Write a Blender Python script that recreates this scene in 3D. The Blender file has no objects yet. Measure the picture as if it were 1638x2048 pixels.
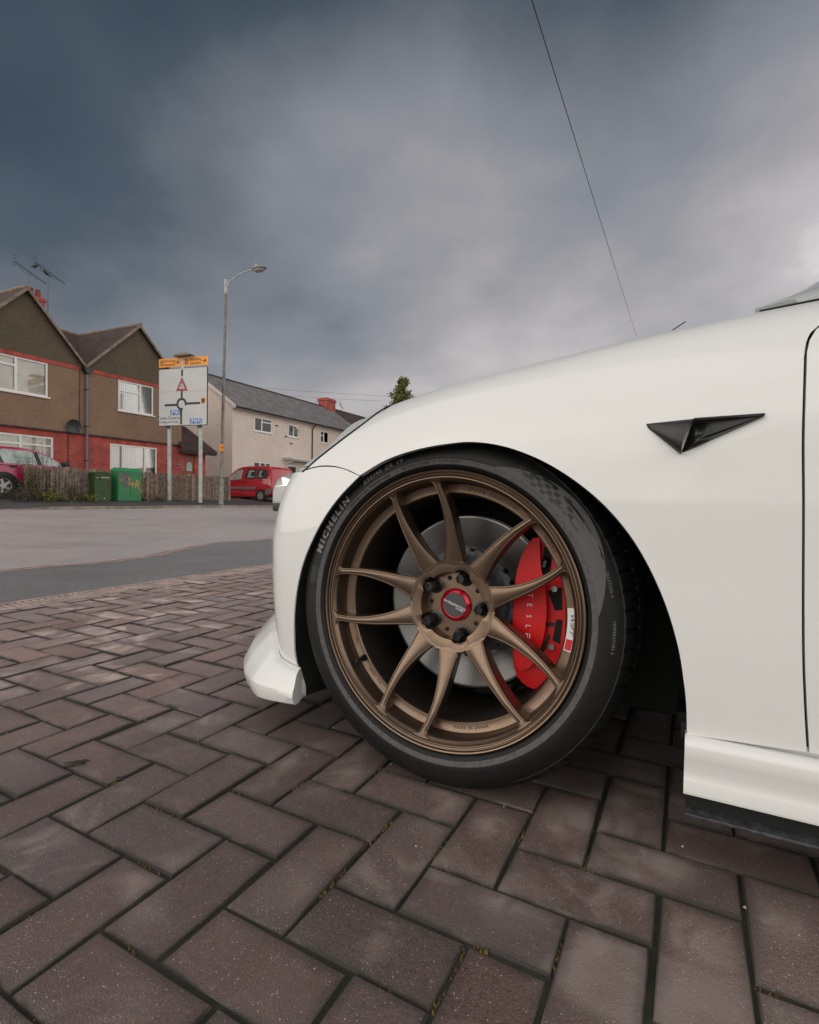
import bpy, bmesh, math, random
import numpy as np
from mathutils import Vector, Matrix
random.seed(7); RNG = np.random.default_rng(7)
SC = bpy.context.scene; COL = SC.collection
PI = math.pi
# ------------------------------------------------------------------ camera
F_PX, PITCH, ROLL, CAM_H = 1065.74, -.02742, -.0168, .53837      # focal length in pixels of a 1638 x 2048 frame
cam_d = bpy.data.cameras.new('camera'); cam = bpy.data.objects.new('camera', cam_d); COL.objects.link(cam); SC.camera = cam
cam_d.sensor_fit = 'VERTICAL'; cam_d.sensor_height = 36; cam_d.lens = 36 * F_PX / 2048
cam_d.clip_start = .02; cam_d.clip_end = 3000
c, s = math.cos(PITCH), math.sin(PITCH)
fwd = Vector((0, c, s)); up0 = Vector((0, -s, c)); rt0 = Vector((1, 0, 0))
cr, sr = math.cos(ROLL), math.sin(ROLL)
rt = rt0 * cr - up0 * sr; up = rt0 * sr + up0 * cr
cam.matrix_world = Matrix(((rt.x, up.x, -fwd.x, 0), (rt.y, up.y, -fwd.y, 0), (rt.z, up.z, -fwd.z, CAM_H), (0, 0, 0, 1)))
# ------------------------------------------------------------------ world: overcast sky
SUN_DIR = Vector((-.93, -.32, .50)).normalized()
EXPOSURE = 0.58
w = bpy.data.worlds.new('World'); SC.world = w; w.use_nodes = True
nt = w.node_tree; N = nt.nodes; L = nt.links; N.clear()
def nd(t, **k):
    n = N.new(t)
    for a, b in k.items(): setattr(n, a, b)
    return n
def mth(op, a, b=None, cl=False):
    n = N.new('ShaderNodeMath'); n.operation = op; n.use_clamp = cl
    for i, v in enumerate((a, b)):
        if v is None: continue
        if isinstance(v, (int, float)): n.inputs[i].default_value = v
        else: L.new(v, n.inputs[i])
    return n.outputs[0]
tc = nd('ShaderNodeTexCoord'); sp = nd('ShaderNodeSeparateXYZ'); L.new(tc.outputs['Generated'], sp.inputs[0])
zz = mth('MAXIMUM', sp.outputs[2], 0.0); den = mth('ADD', zz, .42)
cx = mth('DIVIDE', sp.outputs[0], den); cy = mth('DIVIDE', sp.outputs[1], den)
cb = nd('ShaderNodeCombineXYZ'); L.new(cx, cb.inputs[0]); L.new(cy, cb.inputs[1]); cb.inputs[2].default_value = 3.1
def noise(scale, detail, rough, dist=0.0, off=(0, 0, 0)):
    m = nd('ShaderNodeMapping'); m.inputs['Location'].default_value = off; L.new(cb.outputs[0], m.inputs[0])
    n = nd('ShaderNodeTexNoise'); n.inputs['Scale'].default_value = scale; n.inputs['Detail'].default_value = detail
    n.inputs['Roughness'].default_value = rough; n.inputs['Distortion'].default_value = dist
    L.new(m.outputs[0], n.inputs['Vector']); return n.outputs['Fac']
big = noise(1.15, 2, .45, .15, (1.7, .4, 0)); mid = noise(3.1, 5, .50, .1, (.3, 2.2, 0))
fine = noise(8.5, 4, .55, 0, (4.1, .7, 0))
b = mth('ADD', mth('MULTIPLY', big, .52), mth('ADD', mth('MULTIPLY', mid, .40), mth('MULTIPLY', fine, .08)))
def dirmask(v, lo, hi):
    v = Vector(v).normalized(); d = nd('ShaderNodeVectorMath', operation='DOT_PRODUCT'); L.new(tc.outputs['Generated'], d.inputs[0]); d.inputs[1].default_value = v
    r = nd('ShaderNodeMapRange', interpolation_type='SMOOTHSTEP'); r.inputs['From Min'].default_value = lo; r.inputs['From Max'].default_value = hi
    L.new(d.outputs['Value'], r.inputs['Value']); return r.outputs[0]
dark = dirmask((-.80, .52, .55), .66, 1.0)                     # the heavy storm cloud over the houses
dark2 = dirmask((.30, .48, .82), .80, 1.0)                     # its darker arm overhead
brk = dirmask((.50, .88, .32), .72, 1.0)                        # thinner cloud to the right
b = mth('SUBTRACT', b, mth('MULTIPLY', dark, .36)); b = mth('SUBTRACT', b, mth('MULTIPLY', dark2, .30)); b = mth('ADD', b, mth('MULTIPLY', brk, .12))
opp = dirmask((-.55, -.80, .30), .05, .95)                       # cloud thins out behind the camera, away from the storm
b = mth('ADD', b, mth('MULTIPLY', opp, .36))
brk2 = dirmask((.95, -.22, .28), .25, .95)                       # thin bright cloud added out of view to the right, lighting the house fronts
b = mth('ADD', b, mth('MULTIPLY', brk2, .42))
hi_ = nd('ShaderNodeMapRange', interpolation_type='SMOOTHSTEP'); hi_.inputs['From Min'].default_value = .50; hi_.inputs['From Max'].default_value = .70; L.new(zz, hi_.inputs['Value'])
b = mth('SUBTRACT', b, mth('MULTIPLY', hi_.outputs[0], .19))       # heavier cloud overhead
low = mth('POWER', mth('SUBTRACT', 1.0, zz, True), 9.0)
b = mth('ADD', b, mth('MULTIPLY', low, .07))
rp = nd('ShaderNodeValToRGB'); L.new(b, rp.inputs[0]); cr_ = rp.color_ramp
cr_.elements[0].position = .0; cr_.elements[0].color = (.018, .026, .034, 1)
cr_.elements[1].position = .95; cr_.elements[1].color = (1.25, 1.20, 1.12, 1)
for p, col in ((.16, (.042, .054, .066, 1)), (.32, (.124, .132, .145, 1)), (.45, (.190, .195, .212, 1)), (.57, (.285, .268, .270, 1)), (.70, (.42, .39, .385, 1))):
    e = cr_.elements.new(p); e.color = col
sky = nd('ShaderNodeTexSky', sky_type='NISHITA'); sky.sun_disc = False
sky.sun_elevation = math.asin(SUN_DIR.z); sky.sun_rotation = math.atan2(SUN_DIR.x, SUN_DIR.y); sky.dust_density = 3
bg1 = nd('ShaderNodeBackground'); L.new(sky.outputs[0], bg1.inputs[0]); bg1.inputs[1].default_value = .012   # what filters through
bg2 = nd('ShaderNodeBackground'); L.new(rp.outputs[0], bg2.inputs[0]); bg2.inputs[1].default_value = .80
ad = nd('ShaderNodeAddShader'); L.new(bg1.outputs[0], ad.inputs[0]); L.new(bg2.outputs[0], ad.inputs[1])
ow = nd('ShaderNodeOutputWorld'); L.new(ad.outputs[0], ow.inputs[0])
sun_d = bpy.data.lights.new('sun', 'SUN'); sun_d.energy = .95; sun_d.angle = math.radians(100); sun_d.color = (1, .955, .88)
sun = bpy.data.objects.new('sun', sun_d); COL.objects.link(sun); sun.rotation_euler = (-SUN_DIR).to_track_quat('-Z', 'Y').to_euler(); sun.location = SUN_DIR * 30
vs = SC.view_settings; vs.view_transform = 'Standard'; vs.look = 'None'; vs.exposure = EXPOSURE; vs.gamma = 1
# ------------------------------------------------------------------ helpers
def tag(o, label=None, cat=None, group=None, kind=None):
    for k, v in (('label', label), ('category', cat), ('group', group), ('kind', kind)):
        if v: o[k] = v
    return o
def link(o, parent=None):
    COL.objects.link(o)
    if parent: o.parent = parent
    return o
def empty(name, loc=(0, 0, 0), rz=0, parent=None):
    o = bpy.data.objects.new(name, None); o.location = loc; o.rotation_euler = (0, 0, rz); o.empty_display_size = .1
    return link(o, parent)
def mesh(name, v, f, mat, parent=None, smooth=True, ang=38, fix=True, bevel=0):
    me = bpy.data.meshes.new(name); me.from_pydata([tuple(p) for p in v], [], [tuple(q) for q in f])
    if fix or bevel:
        bm = bmesh.new(); bm.from_mesh(me)
        if bevel: bmesh.ops.bevel(bm, geom=list(bm.edges), offset=bevel, segments=2, affect='EDGES', profile=.5)
        if fix: bmesh.ops.recalc_face_normals(bm, faces=bm.faces)
        bm.to_mesh(me); bm.free()
    if smooth:
        me.polygons.foreach_set('use_smooth', [True] * len(me.polygons)); me.set_sharp_from_angle(angle=math.radians(ang))
    for m in (mat if isinstance(mat, (list, tuple)) else [mat]): me.materials.append(m)
    return link(bpy.data.objects.new(name, me), parent)
class MB:
    def __init__(self): self.v = []; self.f = []
    def add(self, v, f):
        n = len(self.v); self.v += [tuple(p) for p in v]; self.f += [tuple(i + n for i in q) for q in f]; return self
    def box(self, x0, x1, y0, y1, z0, z1):
        return self.add([(x, y, z) for x in (x0, x1) for y in (y0, y1) for z in (z0, z1)],
                        [(0, 1, 3, 2), (4, 6, 7, 5), (0, 4, 5, 1), (2, 3, 7, 6), (0, 2, 6, 4), (1, 5, 7, 3)])
    def prism(self, poly, axis, a, b):
        """poly: 2D outline; axis 0/1/2: extruded along x/y/z from a to b"""
        n = len(poly); P = []
        for t in (a, b):
            for (p, q) in poly: P.append({0: (t, p, q), 1: (p, t, q), 2: (p, q, t)}[axis])
        return self.add(P, [tuple(range(n)), tuple(range(2 * n - 1, n - 1, -1))] + [(i, (i + 1) % n, n + (i + 1) % n, n + i) for i in range(n)])
    def tube(self, pts, r, n=8, cap=True):
        pts = [Vector(p) for p in pts]; R = r if isinstance(r, (list, tuple)) else [r] * len(pts); V = []; Fc = []
        u = None
        for i, p in enumerate(pts):
            d = (pts[min(i + 1, len(pts) - 1)] - pts[max(i - 1, 0)]).normalized()
            if u is None: u = d.orthogonal().normalized()
            else: u = (u - d * u.dot(d)).normalized()
            v = d.cross(u)
            V += [p + (u * math.cos(2 * PI * k / n) + v * math.sin(2 * PI * k / n)) * R[i] for k in range(n)]
        for i in range(len(pts) - 1):
            for k in range(n): Fc.append((i * n + k, i * n + (k + 1) % n, (i + 1) * n + (k + 1) % n, (i + 1) * n + k))
        if cap: Fc += [tuple(range(n)), tuple(range(len(pts) * n - 1, (len(pts) - 1) * n - 1, -1))]
        return self.add(V, Fc)
    def lathe_y(self, prof, n=48, cap=False, cx=0, cz=0):
        """profile of (radius, y) turned about the Y axis through (cx, cz)"""
        m = len(prof); V = [(cx - r * math.cos(2 * PI * k / n), y, cz + r * math.sin(2 * PI * k / n)) for k in range(n) for (r, y) in prof]
        Fc = [(k * m + i, k * m + i + 1, ((k + 1) % n) * m + i + 1, ((k + 1) % n) * m + i) for k in range(n) for i in range(m - 1)]
        if cap: Fc += [tuple(k * m + m - 1 for k in range(n)), tuple(k * m for k in range(n))]
        return self.add(V, Fc)
    def grid(self, P):
        """P[i][j] -> quads"""
        a, b = len(P), len(P[0]); return self.add([p for r in P for p in r], [(i * b + j, i * b + j + 1, (i + 1) * b + j + 1, (i + 1) * b + j) for i in range(a - 1) for j in range(b - 1)])
    def build(self, name, mat, parent=None, **k): return mesh(name, self.v, self.f, mat, parent, **k)
def text_geo(body, size, extrude=.0005, align='CENTER', shear=0, res=2, sx=1, space=1, bold=0):
    cu = bpy.data.curves.new('t', 'FONT'); cu.body = body; cu.size = size; cu.extrude = extrude; cu.align_x = align; cu.align_y = 'CENTER'; cu.resolution_u = res; cu.shear = shear; cu.offset = bold; cu.space_character = space
    o = bpy.data.objects.new('t', cu); me = bpy.data.meshes.new_from_object(o)
    v = [(p.co.x * sx, p.co.y, p.co.z) for p in me.vertices]; f = [tuple(p.vertices) for p in me.polygons]
    bpy.data.objects.remove(o); bpy.data.curves.remove(cu); bpy.data.meshes.remove(me); return v, f
# ------------------------------------------------------------------ materials
def mat(name, col, rough=.6, metal=0, var=0, vscale=8, bump=0, bscale=60, spec=.5, coat=0, coat_r=.05, detail=4, col2=None, emit=None, trans=0, rand=0, alpha=None, rvar=0):
    m = bpy.data.materials.new(name); m.use_nodes = True; t = m.node_tree; n = t.nodes; l = t.links
    p = n['Principled BSDF']; p.inputs['Base Color'].default_value = (*col, 1); p.inputs['Roughness'].default_value = rough; p.inputs['Metallic'].default_value = metal
    p.inputs['Specular IOR Level'].default_value = spec; p.inputs['Coat Weight'].default_value = coat; p.inputs['Coat Roughness'].default_value = coat_r
    if trans: p.inputs['Transmission Weight'].default_value = trans
    if emit: p.inputs['Emission Color'].default_value = (*emit[0], 1); p.inputs['Emission Strength'].default_value = emit[1]
    g = n.new('ShaderNodeNewGeometry')
    def nz(scale, det=detail, rg=.6):
        q = n.new('ShaderNodeTexNoise'); q.inputs['Scale'].default_value = scale; q.inputs['Detail'].default_value = det; q.inputs['Roughness'].default_value = rg; l.new(g.outputs['Position'], q.inputs['Vector']); return q.outputs['Fac']
    if var or rand:
        c2 = col2 if col2 else tuple(x * (1 - var) for x in col); c1 = col if col2 else tuple(min(1, x * (1 + var)) for x in col)
        mx = n.new('ShaderNodeMix'); mx.data_type = 'RGBA'; mx.inputs[6].default_value = (*c2, 1); mx.inputs[7].default_value = (*c1, 1)
        r = n.new('ShaderNodeMapRange'); r.inputs['From Min'].default_value = .34; r.inputs['From Max'].default_value = .66
        l.new(nz(vscale), r.inputs['Value']); l.new(r.outputs[0], mx.inputs[0]); out = mx.outputs[2]
        if rand:
            oi = n.new('ShaderNodeObjectInfo'); h = n.new('ShaderNodeHueSaturation'); rr = n.new('ShaderNodeMapRange'); rr.inputs['To Min'].default_value = 1 - rand; rr.inputs['To Max'].default_value = 1 + rand
            l.new(oi.outputs['Random'], rr.inputs['Value']); l.new(rr.outputs[0], h.inputs['Value']); l.new(out, h.inputs['Color']); out = h.outputs[0]
        l.new(out, p.inputs['Base Color'])
    if rvar:
        r = n.new('ShaderNodeMapRange'); r.inputs['From Min'].default_value = .35; r.inputs['From Max'].default_value = .65; r.inputs['To Min'].default_value = rough - rvar; r.inputs['To Max'].default_value = rough + rvar
        l.new(nz(vscale * 1.7), r.inputs['Value']); l.new(r.outputs[0], p.inputs['Roughness'])
    if bump:
        bn = n.new('ShaderNodeBump'); bn.inputs['Strength'].default_value = bump; bn.inputs['Distance'].default_value = .5 / bscale; l.new(nz(bscale, 3), bn.inputs['Height']); l.new(bn.outputs[0], p.inputs['Normal'])
    return m
M = {}
def cat(pts,n=12):
    """dense smooth curve through pts (non-uniform Catmull-Rom)"""
    P=np.array(pts,float); t=np.r_[0,np.cumsum(np.linalg.norm(np.diff(P,axis=0),axis=1)**.5)]
    m=np.zeros_like(P)
    for i in range(len(P)):
        if 0<i<len(P)-1:
            a,b=t[i]-t[i-1],t[i+1]-t[i]
            m[i]=((P[i]-P[i-1])/a*b+(P[i+1]-P[i])/b*a)/(a+b)
    m[0]=(P[1]-P[0])/(t[1]-t[0]);m[-1]=(P[-1]-P[-2])/(t[-1]-t[-2])
    out=[]
    for i in range(len(P)-1):
        h=t[i+1]-t[i]
        for k in range(n):
            u=k/n; out.append((2*u**3-3*u**2+1)*P[i]+(u**3-2*u**2+u)*h*m[i]+(-2*u**3+3*u**2)*P[i+1]+(u**3-u**2)*h*m[i+1])
    out.append(P[-1]); return np.array(out)
PL=cat([(-4.0,-.05),(-3.4,.01),(-2.5,.034),(-1.5,.036),(-.6,.032),(-.3,.035),(-.05,.036),(.15,.025),(.30,.008),(.36,-.003),(.42,-.027),(.475,-.08),(.54,-.152),(.62,-.262),(.70,-.40),(.77,-.56),(.82,-.74),(.835,-.89)],16)
sl=np.r_[0,np.cumsum(np.linalg.norm(np.diff(PL,axis=0),axis=1))]
k0=np.argmin(abs(PL[:,0]-0)); PS=sl-sl[k0]+PL[k0,0]
tg=np.gradient(PL,PS,axis=0); tg/=np.linalg.norm(tg,axis=1)[:,None]; PN=np.c_[tg[:,1],-tg[:,0]]  # inward normal (towards -Y on the flank)
_zc=cat([(-4,.90),(-1.2,.878),(-.55,.840),(-.316,.815),(-.167,.793),(0,.769),(.168,.737),(.3,.70),(.42,.665),(.55,.64),(1.7,.62)])
_z0=cat([(-4,.70),(-1.2,.66),(-.55,.63),(-.316,.605),(-.167,.59),(0,.56),(.168,.50),(.3,.45),(.42,.42),(.55,.40),(1.7,.38)])
W=.14
def zc(s): return np.interp(s,_zc[:,0],_zc[:,1])
def z0(s): return np.interp(s,_z0[:,0],_z0[:,1])
def S(s,Z):
    a,b=z0(s),zc(s); tau=np.clip((Z-a)/(b-a),0,1); d=W*(1-np.sqrt(np.maximum(1-tau*tau,0)))
    d=d+.012*np.clip((.40-Z)/.2,0,2)**2
    x=np.interp(s,PS,PL[:,0]);y=np.interp(s,PS,PL[:,1]);nx=np.interp(s,PS,PN[:,0]);ny=np.interp(s,PS,PN[:,1])
    return np.array([x+nx*d,y+ny*d,Z])
# ================================================================== the white car
CAR_PHI = .48
car = empty('parked_car', (.05956, .9774, 0), PI - CAR_PHI)
tag(car, 'white car with bronze spoked wheel, red brake caliper and front lip, parked on brick driveway', 'car')
def paint_mat(name, col, drops=True, rough=.28):
    m = mat(name, col, rough=rough + .12, coat=1, coat_r=.045, spec=.3); t = m.node_tree; n = t.nodes; l = t.links; p = n['Principled BSDF']
    g = n.new('ShaderNodeNewGeometry')
    v = n.new('ShaderNodeTexVoronoi'); v.inputs['Scale'].default_value = 320; l.new(g.outputs['Position'], v.inputs['Vector'])
    r = n.new('ShaderNodeMapRange'); r.inputs['From Min'].default_value = .32; r.inputs['From Max'].default_value = .05; l.new(v.outputs['Distance'], r.inputs['Value'])
    w_ = n.new('ShaderNodeTexNoise'); w_.inputs['Scale'].default_value = 9; w_.inputs['Detail'].default_value = 3; l.new(g.outputs['Position'], w_.inputs['Vector'])
    r2 = n.new('ShaderNodeMapRange'); r2.inputs['From Min'].default_value = .50; r2.inputs['From Max'].default_value = .68; l.new(w_.outputs['Fac'], r2.inputs['Value'])
    sv = n.new('ShaderNodeSeparateColor'); l.new(v.outputs['Color'], sv.inputs[0]); gt = n.new('ShaderNodeMath'); gt.operation = 'GREATER_THAN'; gt.inputs[1].default_value = .55; l.new(sv.outputs[0], gt.inputs[0])
    a = n.new('ShaderNodeMath'); a.operation = 'MULTIPLY'; l.new(r.outputs[0], a.inputs[0]); l.new(r2.outputs[0], a.inputs[1])
    a2 = n.new('ShaderNodeMath'); a2.operation = 'MULTIPLY'; l.new(a.outputs[0], a2.inputs[0]); l.new(gt.outputs[0], a2.inputs[1])
    bn = n.new('ShaderNodeBump'); bn.inputs['Strength'].default_value = .22 if drops else 0; bn.inputs['Distance'].default_value = .0012; l.new(a2.outputs[0], bn.inputs['Height']); l.new(bn.outputs[0], p.inputs['Normal']); l.new(bn.outputs[0], p.inputs['Coat Normal'])
    return m
M['paint'] = paint_mat('white_paint', (.73, .733, .72))
M['black_plastic'] = mat('black_plastic', (.012, .013, .013), .5, bump=.15, bscale=900)
M['gloss_black'] = mat('gloss_black', (.008, .009, .009), .34)
M['liner'] = mat('liner_black', (.006, .007, .006), .85)
M['carbon'] = mat('carbon_weave', (.035, .033, .034), .5, coat=.2, coat_r=.2)
M['glass_lamp'] = mat('lamp_lens', (.52, .53, .53), .35, coat=.2, spec=.4)
M['glass_dark'] = mat('car_glass', (.035, .042, .045), .04, coat=1, spec=.8)
M['chassis'] = mat('chassis_dark', (.010, .011, .010), .8)
t = M['carbon'].node_tree; n = t.nodes; l = t.links
g_ = n.new('ShaderNodeTexCoord'); wv = n.new('ShaderNodeTexChecker'); wv.inputs['Scale'].default_value = 420; wv.inputs[1].default_value = (.018, .016, .017, 1); wv.inputs[2].default_value = (.006, .006, .006, 1)
mp = n.new('ShaderNodeMapping'); mp.inputs['Rotation'].default_value = (0, .785, 0); l.new(g_.outputs['Object'], mp.inputs[0]); l.new(mp.outputs[0], wv.inputs[0]); l.new(wv.outputs[0], n['Principled BSDF'].inputs['Base Color'])

def Spt(s, Z, off=0.0):
    p = S(s, Z); nx = np.interp(s, PS, PN[:, 0]); ny = np.interp(s, PS, PN[:, 1]); return (float(p[0] + nx * off), float(p[1] + ny * off), float(p[2]))
CY = -.89
mir = lambda P: [[(x, 2 * CY - y, z) for (x, y, z) in r] for r in P]
def resample(pts, n, cum=False):
    P = np.array(pts, float); d = np.r_[0, np.cumsum(np.linalg.norm(np.diff(P, axis=0), axis=1))]; t = np.linspace(0, d[-1], n)
    return np.c_[[np.interp(t, d, P[:, k]) for k in range(P.shape[1])]].T
def folded(G, fold=.013, sides='lrtb', offs=0.0):
    """grid of (s,Z) -> 3D grid on the body skin, its edges turned inwards"""
    R = [[Spt(a, b, offs) for (a, b) in row] for row in G]
    F_ = lambda a, b: Spt(a, b, offs + fold)
    out = [([F_(*r[0])] if 'l' in sides else []) + R[i] + ([F_(*r[-1])] if 'r' in sides else []) for i, r in enumerate(G)]
    def edge(r): return ([F_(*r[0])] if 'l' in sides else []) + [F_(*q) for q in r] + ([F_(*r[-1])] if 'r' in sides else [])
    if 'b' in sides: out = [edge(G[0])] + out
    if 't' in sides: out = out + [edge(G[-1])]
    return out
ARCH = [(.172, .579), (.112, .608), (.042, .626), (-.024, .634), (-.068, .635), (-.122, .626), (-.177, .606), (-.228, .577), (-.277, .538), (-.317, .494), (-.345, .451), (-.374, .388), (-.393, .324), (-.4, .284), (-.405, .244), (-.407, .199)]
ARCH_F = [(.336, .10), (.332, .126), (.354, .183), (.352, .244), (.345, .306), (.332, .366), (.314, .417), (.29, .458), (.254, .505), (.219, .539), (.172, .579)]
SEAM = [(-.655, .836), (-.62, .822), (-.585, .804), (-.556, .785), (-.5435, .773), (-.5355, .752), (-.533, .724), (-.531, .642), (-.534, .544), (-.54, .345), (-.545, .271), (-.551, .206)]
HEAD = [(.343, .596), (.31, .62), (.251, .659), (.206, .691), (.168, .730)]
n1, n2, n3 = 14, 34, 40
archs = cat(ARCH, 10); archd = resample(archs, 2001)
cut = lambda x: int(np.argmin(abs(archd[:, 0] - x) + (archd[:, 1] < .3) * 9))
i1, i2 = cut(.09), cut(-.285)
inner = np.vstack([resample(archd[:i1 + 1], n1 + 1)[:-1], resample(archd[i1:i2 + 1], n2 + 1)[:-1], resample(archd[i2:], n3 + 1)])
crown_s = np.linspace(.168, -.66, n2 + 1)
outer = np.vstack([resample(cat(HEAD, 8), n1 + 1)[:-1], np.c_[crown_s, [zc(q) - .0006 for q in crown_s]][:-1], resample(np.vstack([[(-.66, zc(-.66) - .0006)], cat(SEAM, 6)]), n3 + 1)])
SZ, SS_ = [q[1] for q in cat(SEAM, 6)][::-1], [q[0] for q in cat(SEAM, 6)][::-1]
nc = len(inner); nr = 26; rowsG = []
for j in range(nr):
    t_ = .004 + .988 * (1 - (1 - j / (nr - 1)) ** 1.45); row = []
    for i in range(nc):
        u = i / (nc - 1); a = inner[i] * (1 - t_) + outer[i] * t_
        bow = .013 * 4 * t_ * (1 - t_) * max(0, 1 - i / 10) ** 2
        if a[1] < .836 and i > n1 + n2 // 2: a = np.array([max(a[0], float(np.interp(a[1], SZ, SS_)) + .0012), a[1]])
        row.append((a[0], min(a[1] + bow + (.0006 if i == 0 else 0), zc(a[0]) - .0004)))
    rowsG.append(row)
fend = folded(rowsG, .014)
mb = MB().grid(fend); mb.build('fender', M['paint'], car, ang=32)
MB().grid(mir(fend)).build('fender', M['paint'], car, ang=32)
# rolled arch lip: a soft return edge round the wheel opening
lip = [[Spt(a, b - .0005, o) for (a, b) in archs] for o in (.002, .012)]
MB().grid(lip).build('arch_lip', M['paint'], car)
# bumper
af = resample(cat(ARCH_F, 8), 40); S_END = float(PS[-1])
ZT = cat([(.172, .579), (.231, .596), (.298, .600), (.346, .594), (.45, .588), (.6, .578), (.9, .568), (S_END + .05, .56)], 8)
zt = lambda q: float(np.interp(q, ZT[:, 0], ZT[:, 1]))
us = np.r_[np.linspace(0, .25, 26) ** 1.0, np.linspace(.25, 1, 30)[1:]]; BG = []
for j in range(40):
    v = j / 39; sA = af[j][0]; row = []
    for u in us:
        q = sA + u * (S_END - sA); zb = .105 if u > 0 else .105
        row.append((q, zb + v * (zt(q) - .0006 - zb) if v > 0 else zb))
    row[0] = (sA + .0005, row[0][1]); BG.append(row)
bump = folded(BG, .003, 'l'); bump = bump + [[Spt(*q_, .014) for q_ in [BG[-1][0]] + BG[-1]]]
MB().grid(bump).grid(mir(bump)).build('front_bumper', M['paint'], car, ang=32)
MB().grid([[Spt(a, b, o) for (a, b) in cat(ARCH_F, 8)] for o in (.0, .0035)]).build('arch_lip', M['paint'], car)
MB().grid([[Spt(a + .001, b, o) for (a, b) in cat(ARCH_F, 8)] for o in (.0036, .10)]).build('arch_liner_edge', M['liner'], car)
# headlight: lens between the fender edge / bumper top and the bonnet
hl = [(.172, .7335), (.206, .693), (.251, .661), (.31, .622), (.346, .599), (.45, .592), (.58, .583), (.72, .578)]
hl = cat(hl, 6); HG = []
for k in range(9):
    v = k / 8; row = []
    for i, (q, z) in enumerate(hl):
        u = i / (len(hl) - 1); p = Spt(q, min(z + .005 * (1 if u < .5 else 0), zc(q) - .0004), .006); wd = .015 + .18 * math.sin(min(1, u * 1.5) * PI / 2)
        nx, ny = np.interp(q, PS, PN[:, 0]), np.interp(q, PS, PN[:, 1])
        row.append((p[0] + nx * wd * v, p[1] + ny * wd * v, p[2] + (.105 * min(1, u * 2.2)) * math.sin(v * PI / 2)))
    HG.append(row)
MB().grid(HG).build('headlight', M['glass_lamp'], car); MB().grid(mir(HG)).build('headlight', M['glass_lamp'], car)
MB().tube([Spt(q[0], min(q[1] + .002, zc(q[0]) - .0005), .0005) for q in cat([(.36, .588)] + HEAD + [(.12, zc(.12) - .002)], 6)], .0026, 6).build('headlight_gap_line', M['liner'], car)  # dark tube added to stand for the shaded headlight gap
# bonnet
ho = [Spt(q, zc(q) - .0006, .003) for q in np.linspace(-.47, .168, 26)] + [HG[-1][i] for i in range(3, len(hl))]
hp = [Spt(S_END, .60, .05)]
ho = [tuple(p) for p in resample(ho, 50)]
hc = [tuple(p) for p in resample(cat([(-.62, CY, .93), (-.3, CY, .895), (.1, CY, .83), (.45, CY, .74), (.7, CY, .645), (.80, CY, .60)], 8), 50)]
BO = [[(a[0] + (b_[0] - a[0]) * v, a[1] + (b_[1] - a[1]) * v, a[2] + (b_[2] - a[2]) * (1 - (1 - v) ** 2.2) * 1.0) for v in np.linspace(0, 1, 16)] for a, b_ in zip(ho, hc)]
MB().grid(BO).grid(mir(BO)).build('bonnet', M['paint'], car, ang=50)
# front doors, rear doors, rear quarters
def door(name, edgeL, s1, zb, ztop):
    e = resample(edgeL, 40); G = []
    for (a, b) in e: G.append([(a + (s1 - a) * u, b) for u in np.r_[0, .004, np.linspace(.02, 1, 22)]])
    P = folded(G, .014); MB().grid(P).build(name, M['paint'], car, ang=32); MB().grid(mir(P)).build(name, M['paint'], car, ang=32)
sm = [(a - .0020, min(b, zc(a) - .012)) for (a, b) in [(x, z) for x, z in cat(SEAM, 6)]]
door('front_door', sm, -1.56, .206, .8)
door('rear_door', [(-1.566, .84), (-1.566, .206)], -2.45, .206, .84)
RQ = []
for v in np.linspace(0, 1, 14):
    row = []
    for x in np.linspace(-2.456, -3.72, 60):
        zb = .2
        if abs(x + 2.875) < .36: zb = max(.2, .30 + math.sqrt(max(0, .36 ** 2 - (x + 2.875) ** 2)))
        row.append((x, zb + (zc(x) - .002 - zb) * v))
    RQ.append(row)
P = folded(RQ, .02); MB().grid(P).build('rear_quarter', M['paint'], car); MB().grid(mir(P)).build('rear_quarter', M['paint'], car)
rb = [[(x, CY + yy * (.90 - .05 * k), z) for yy in np.linspace(-1, 1, 9)] for k, (x, z) in enumerate([(-3.72, .2), (-3.80, .3), (-3.82, .6), (-3.78, .9), (-3.3, .98)])]
MB().grid(rb).build('rear_bumper', M['paint'], car)
# gap shadow strips behind the panel joints
def ribbon(pts, wd, off, name='gap_shadow_strip'):
    P = np.array(pts); tn = np.gradient(P, axis=0); tn /= np.linalg.norm(tn, axis=1)[:, None]; nn = np.c_[-tn[:, 1], tn[:, 0]]
    MB().grid([[Spt(q[0], min(q[1], zc(q[0]) - .0005), off) for q in P + nn * w_] for w_ in (-wd, 0, wd)]).build(name, M['liner'], car)
ribbon([(a - .003, b) for a, b in cat(SEAM, 6)], .02, .012)
ribbon([(a, b) for a, b in cat(ZT[:32:4], 4)] , .012, .011)
ribbon(cat(HEAD, 6), .012, .010)
ribbon([(-.40, .2), (-.6, .204), (-1.0, .204), (-1.56, .204), (-2.4, .204)], .012, .010)
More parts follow.
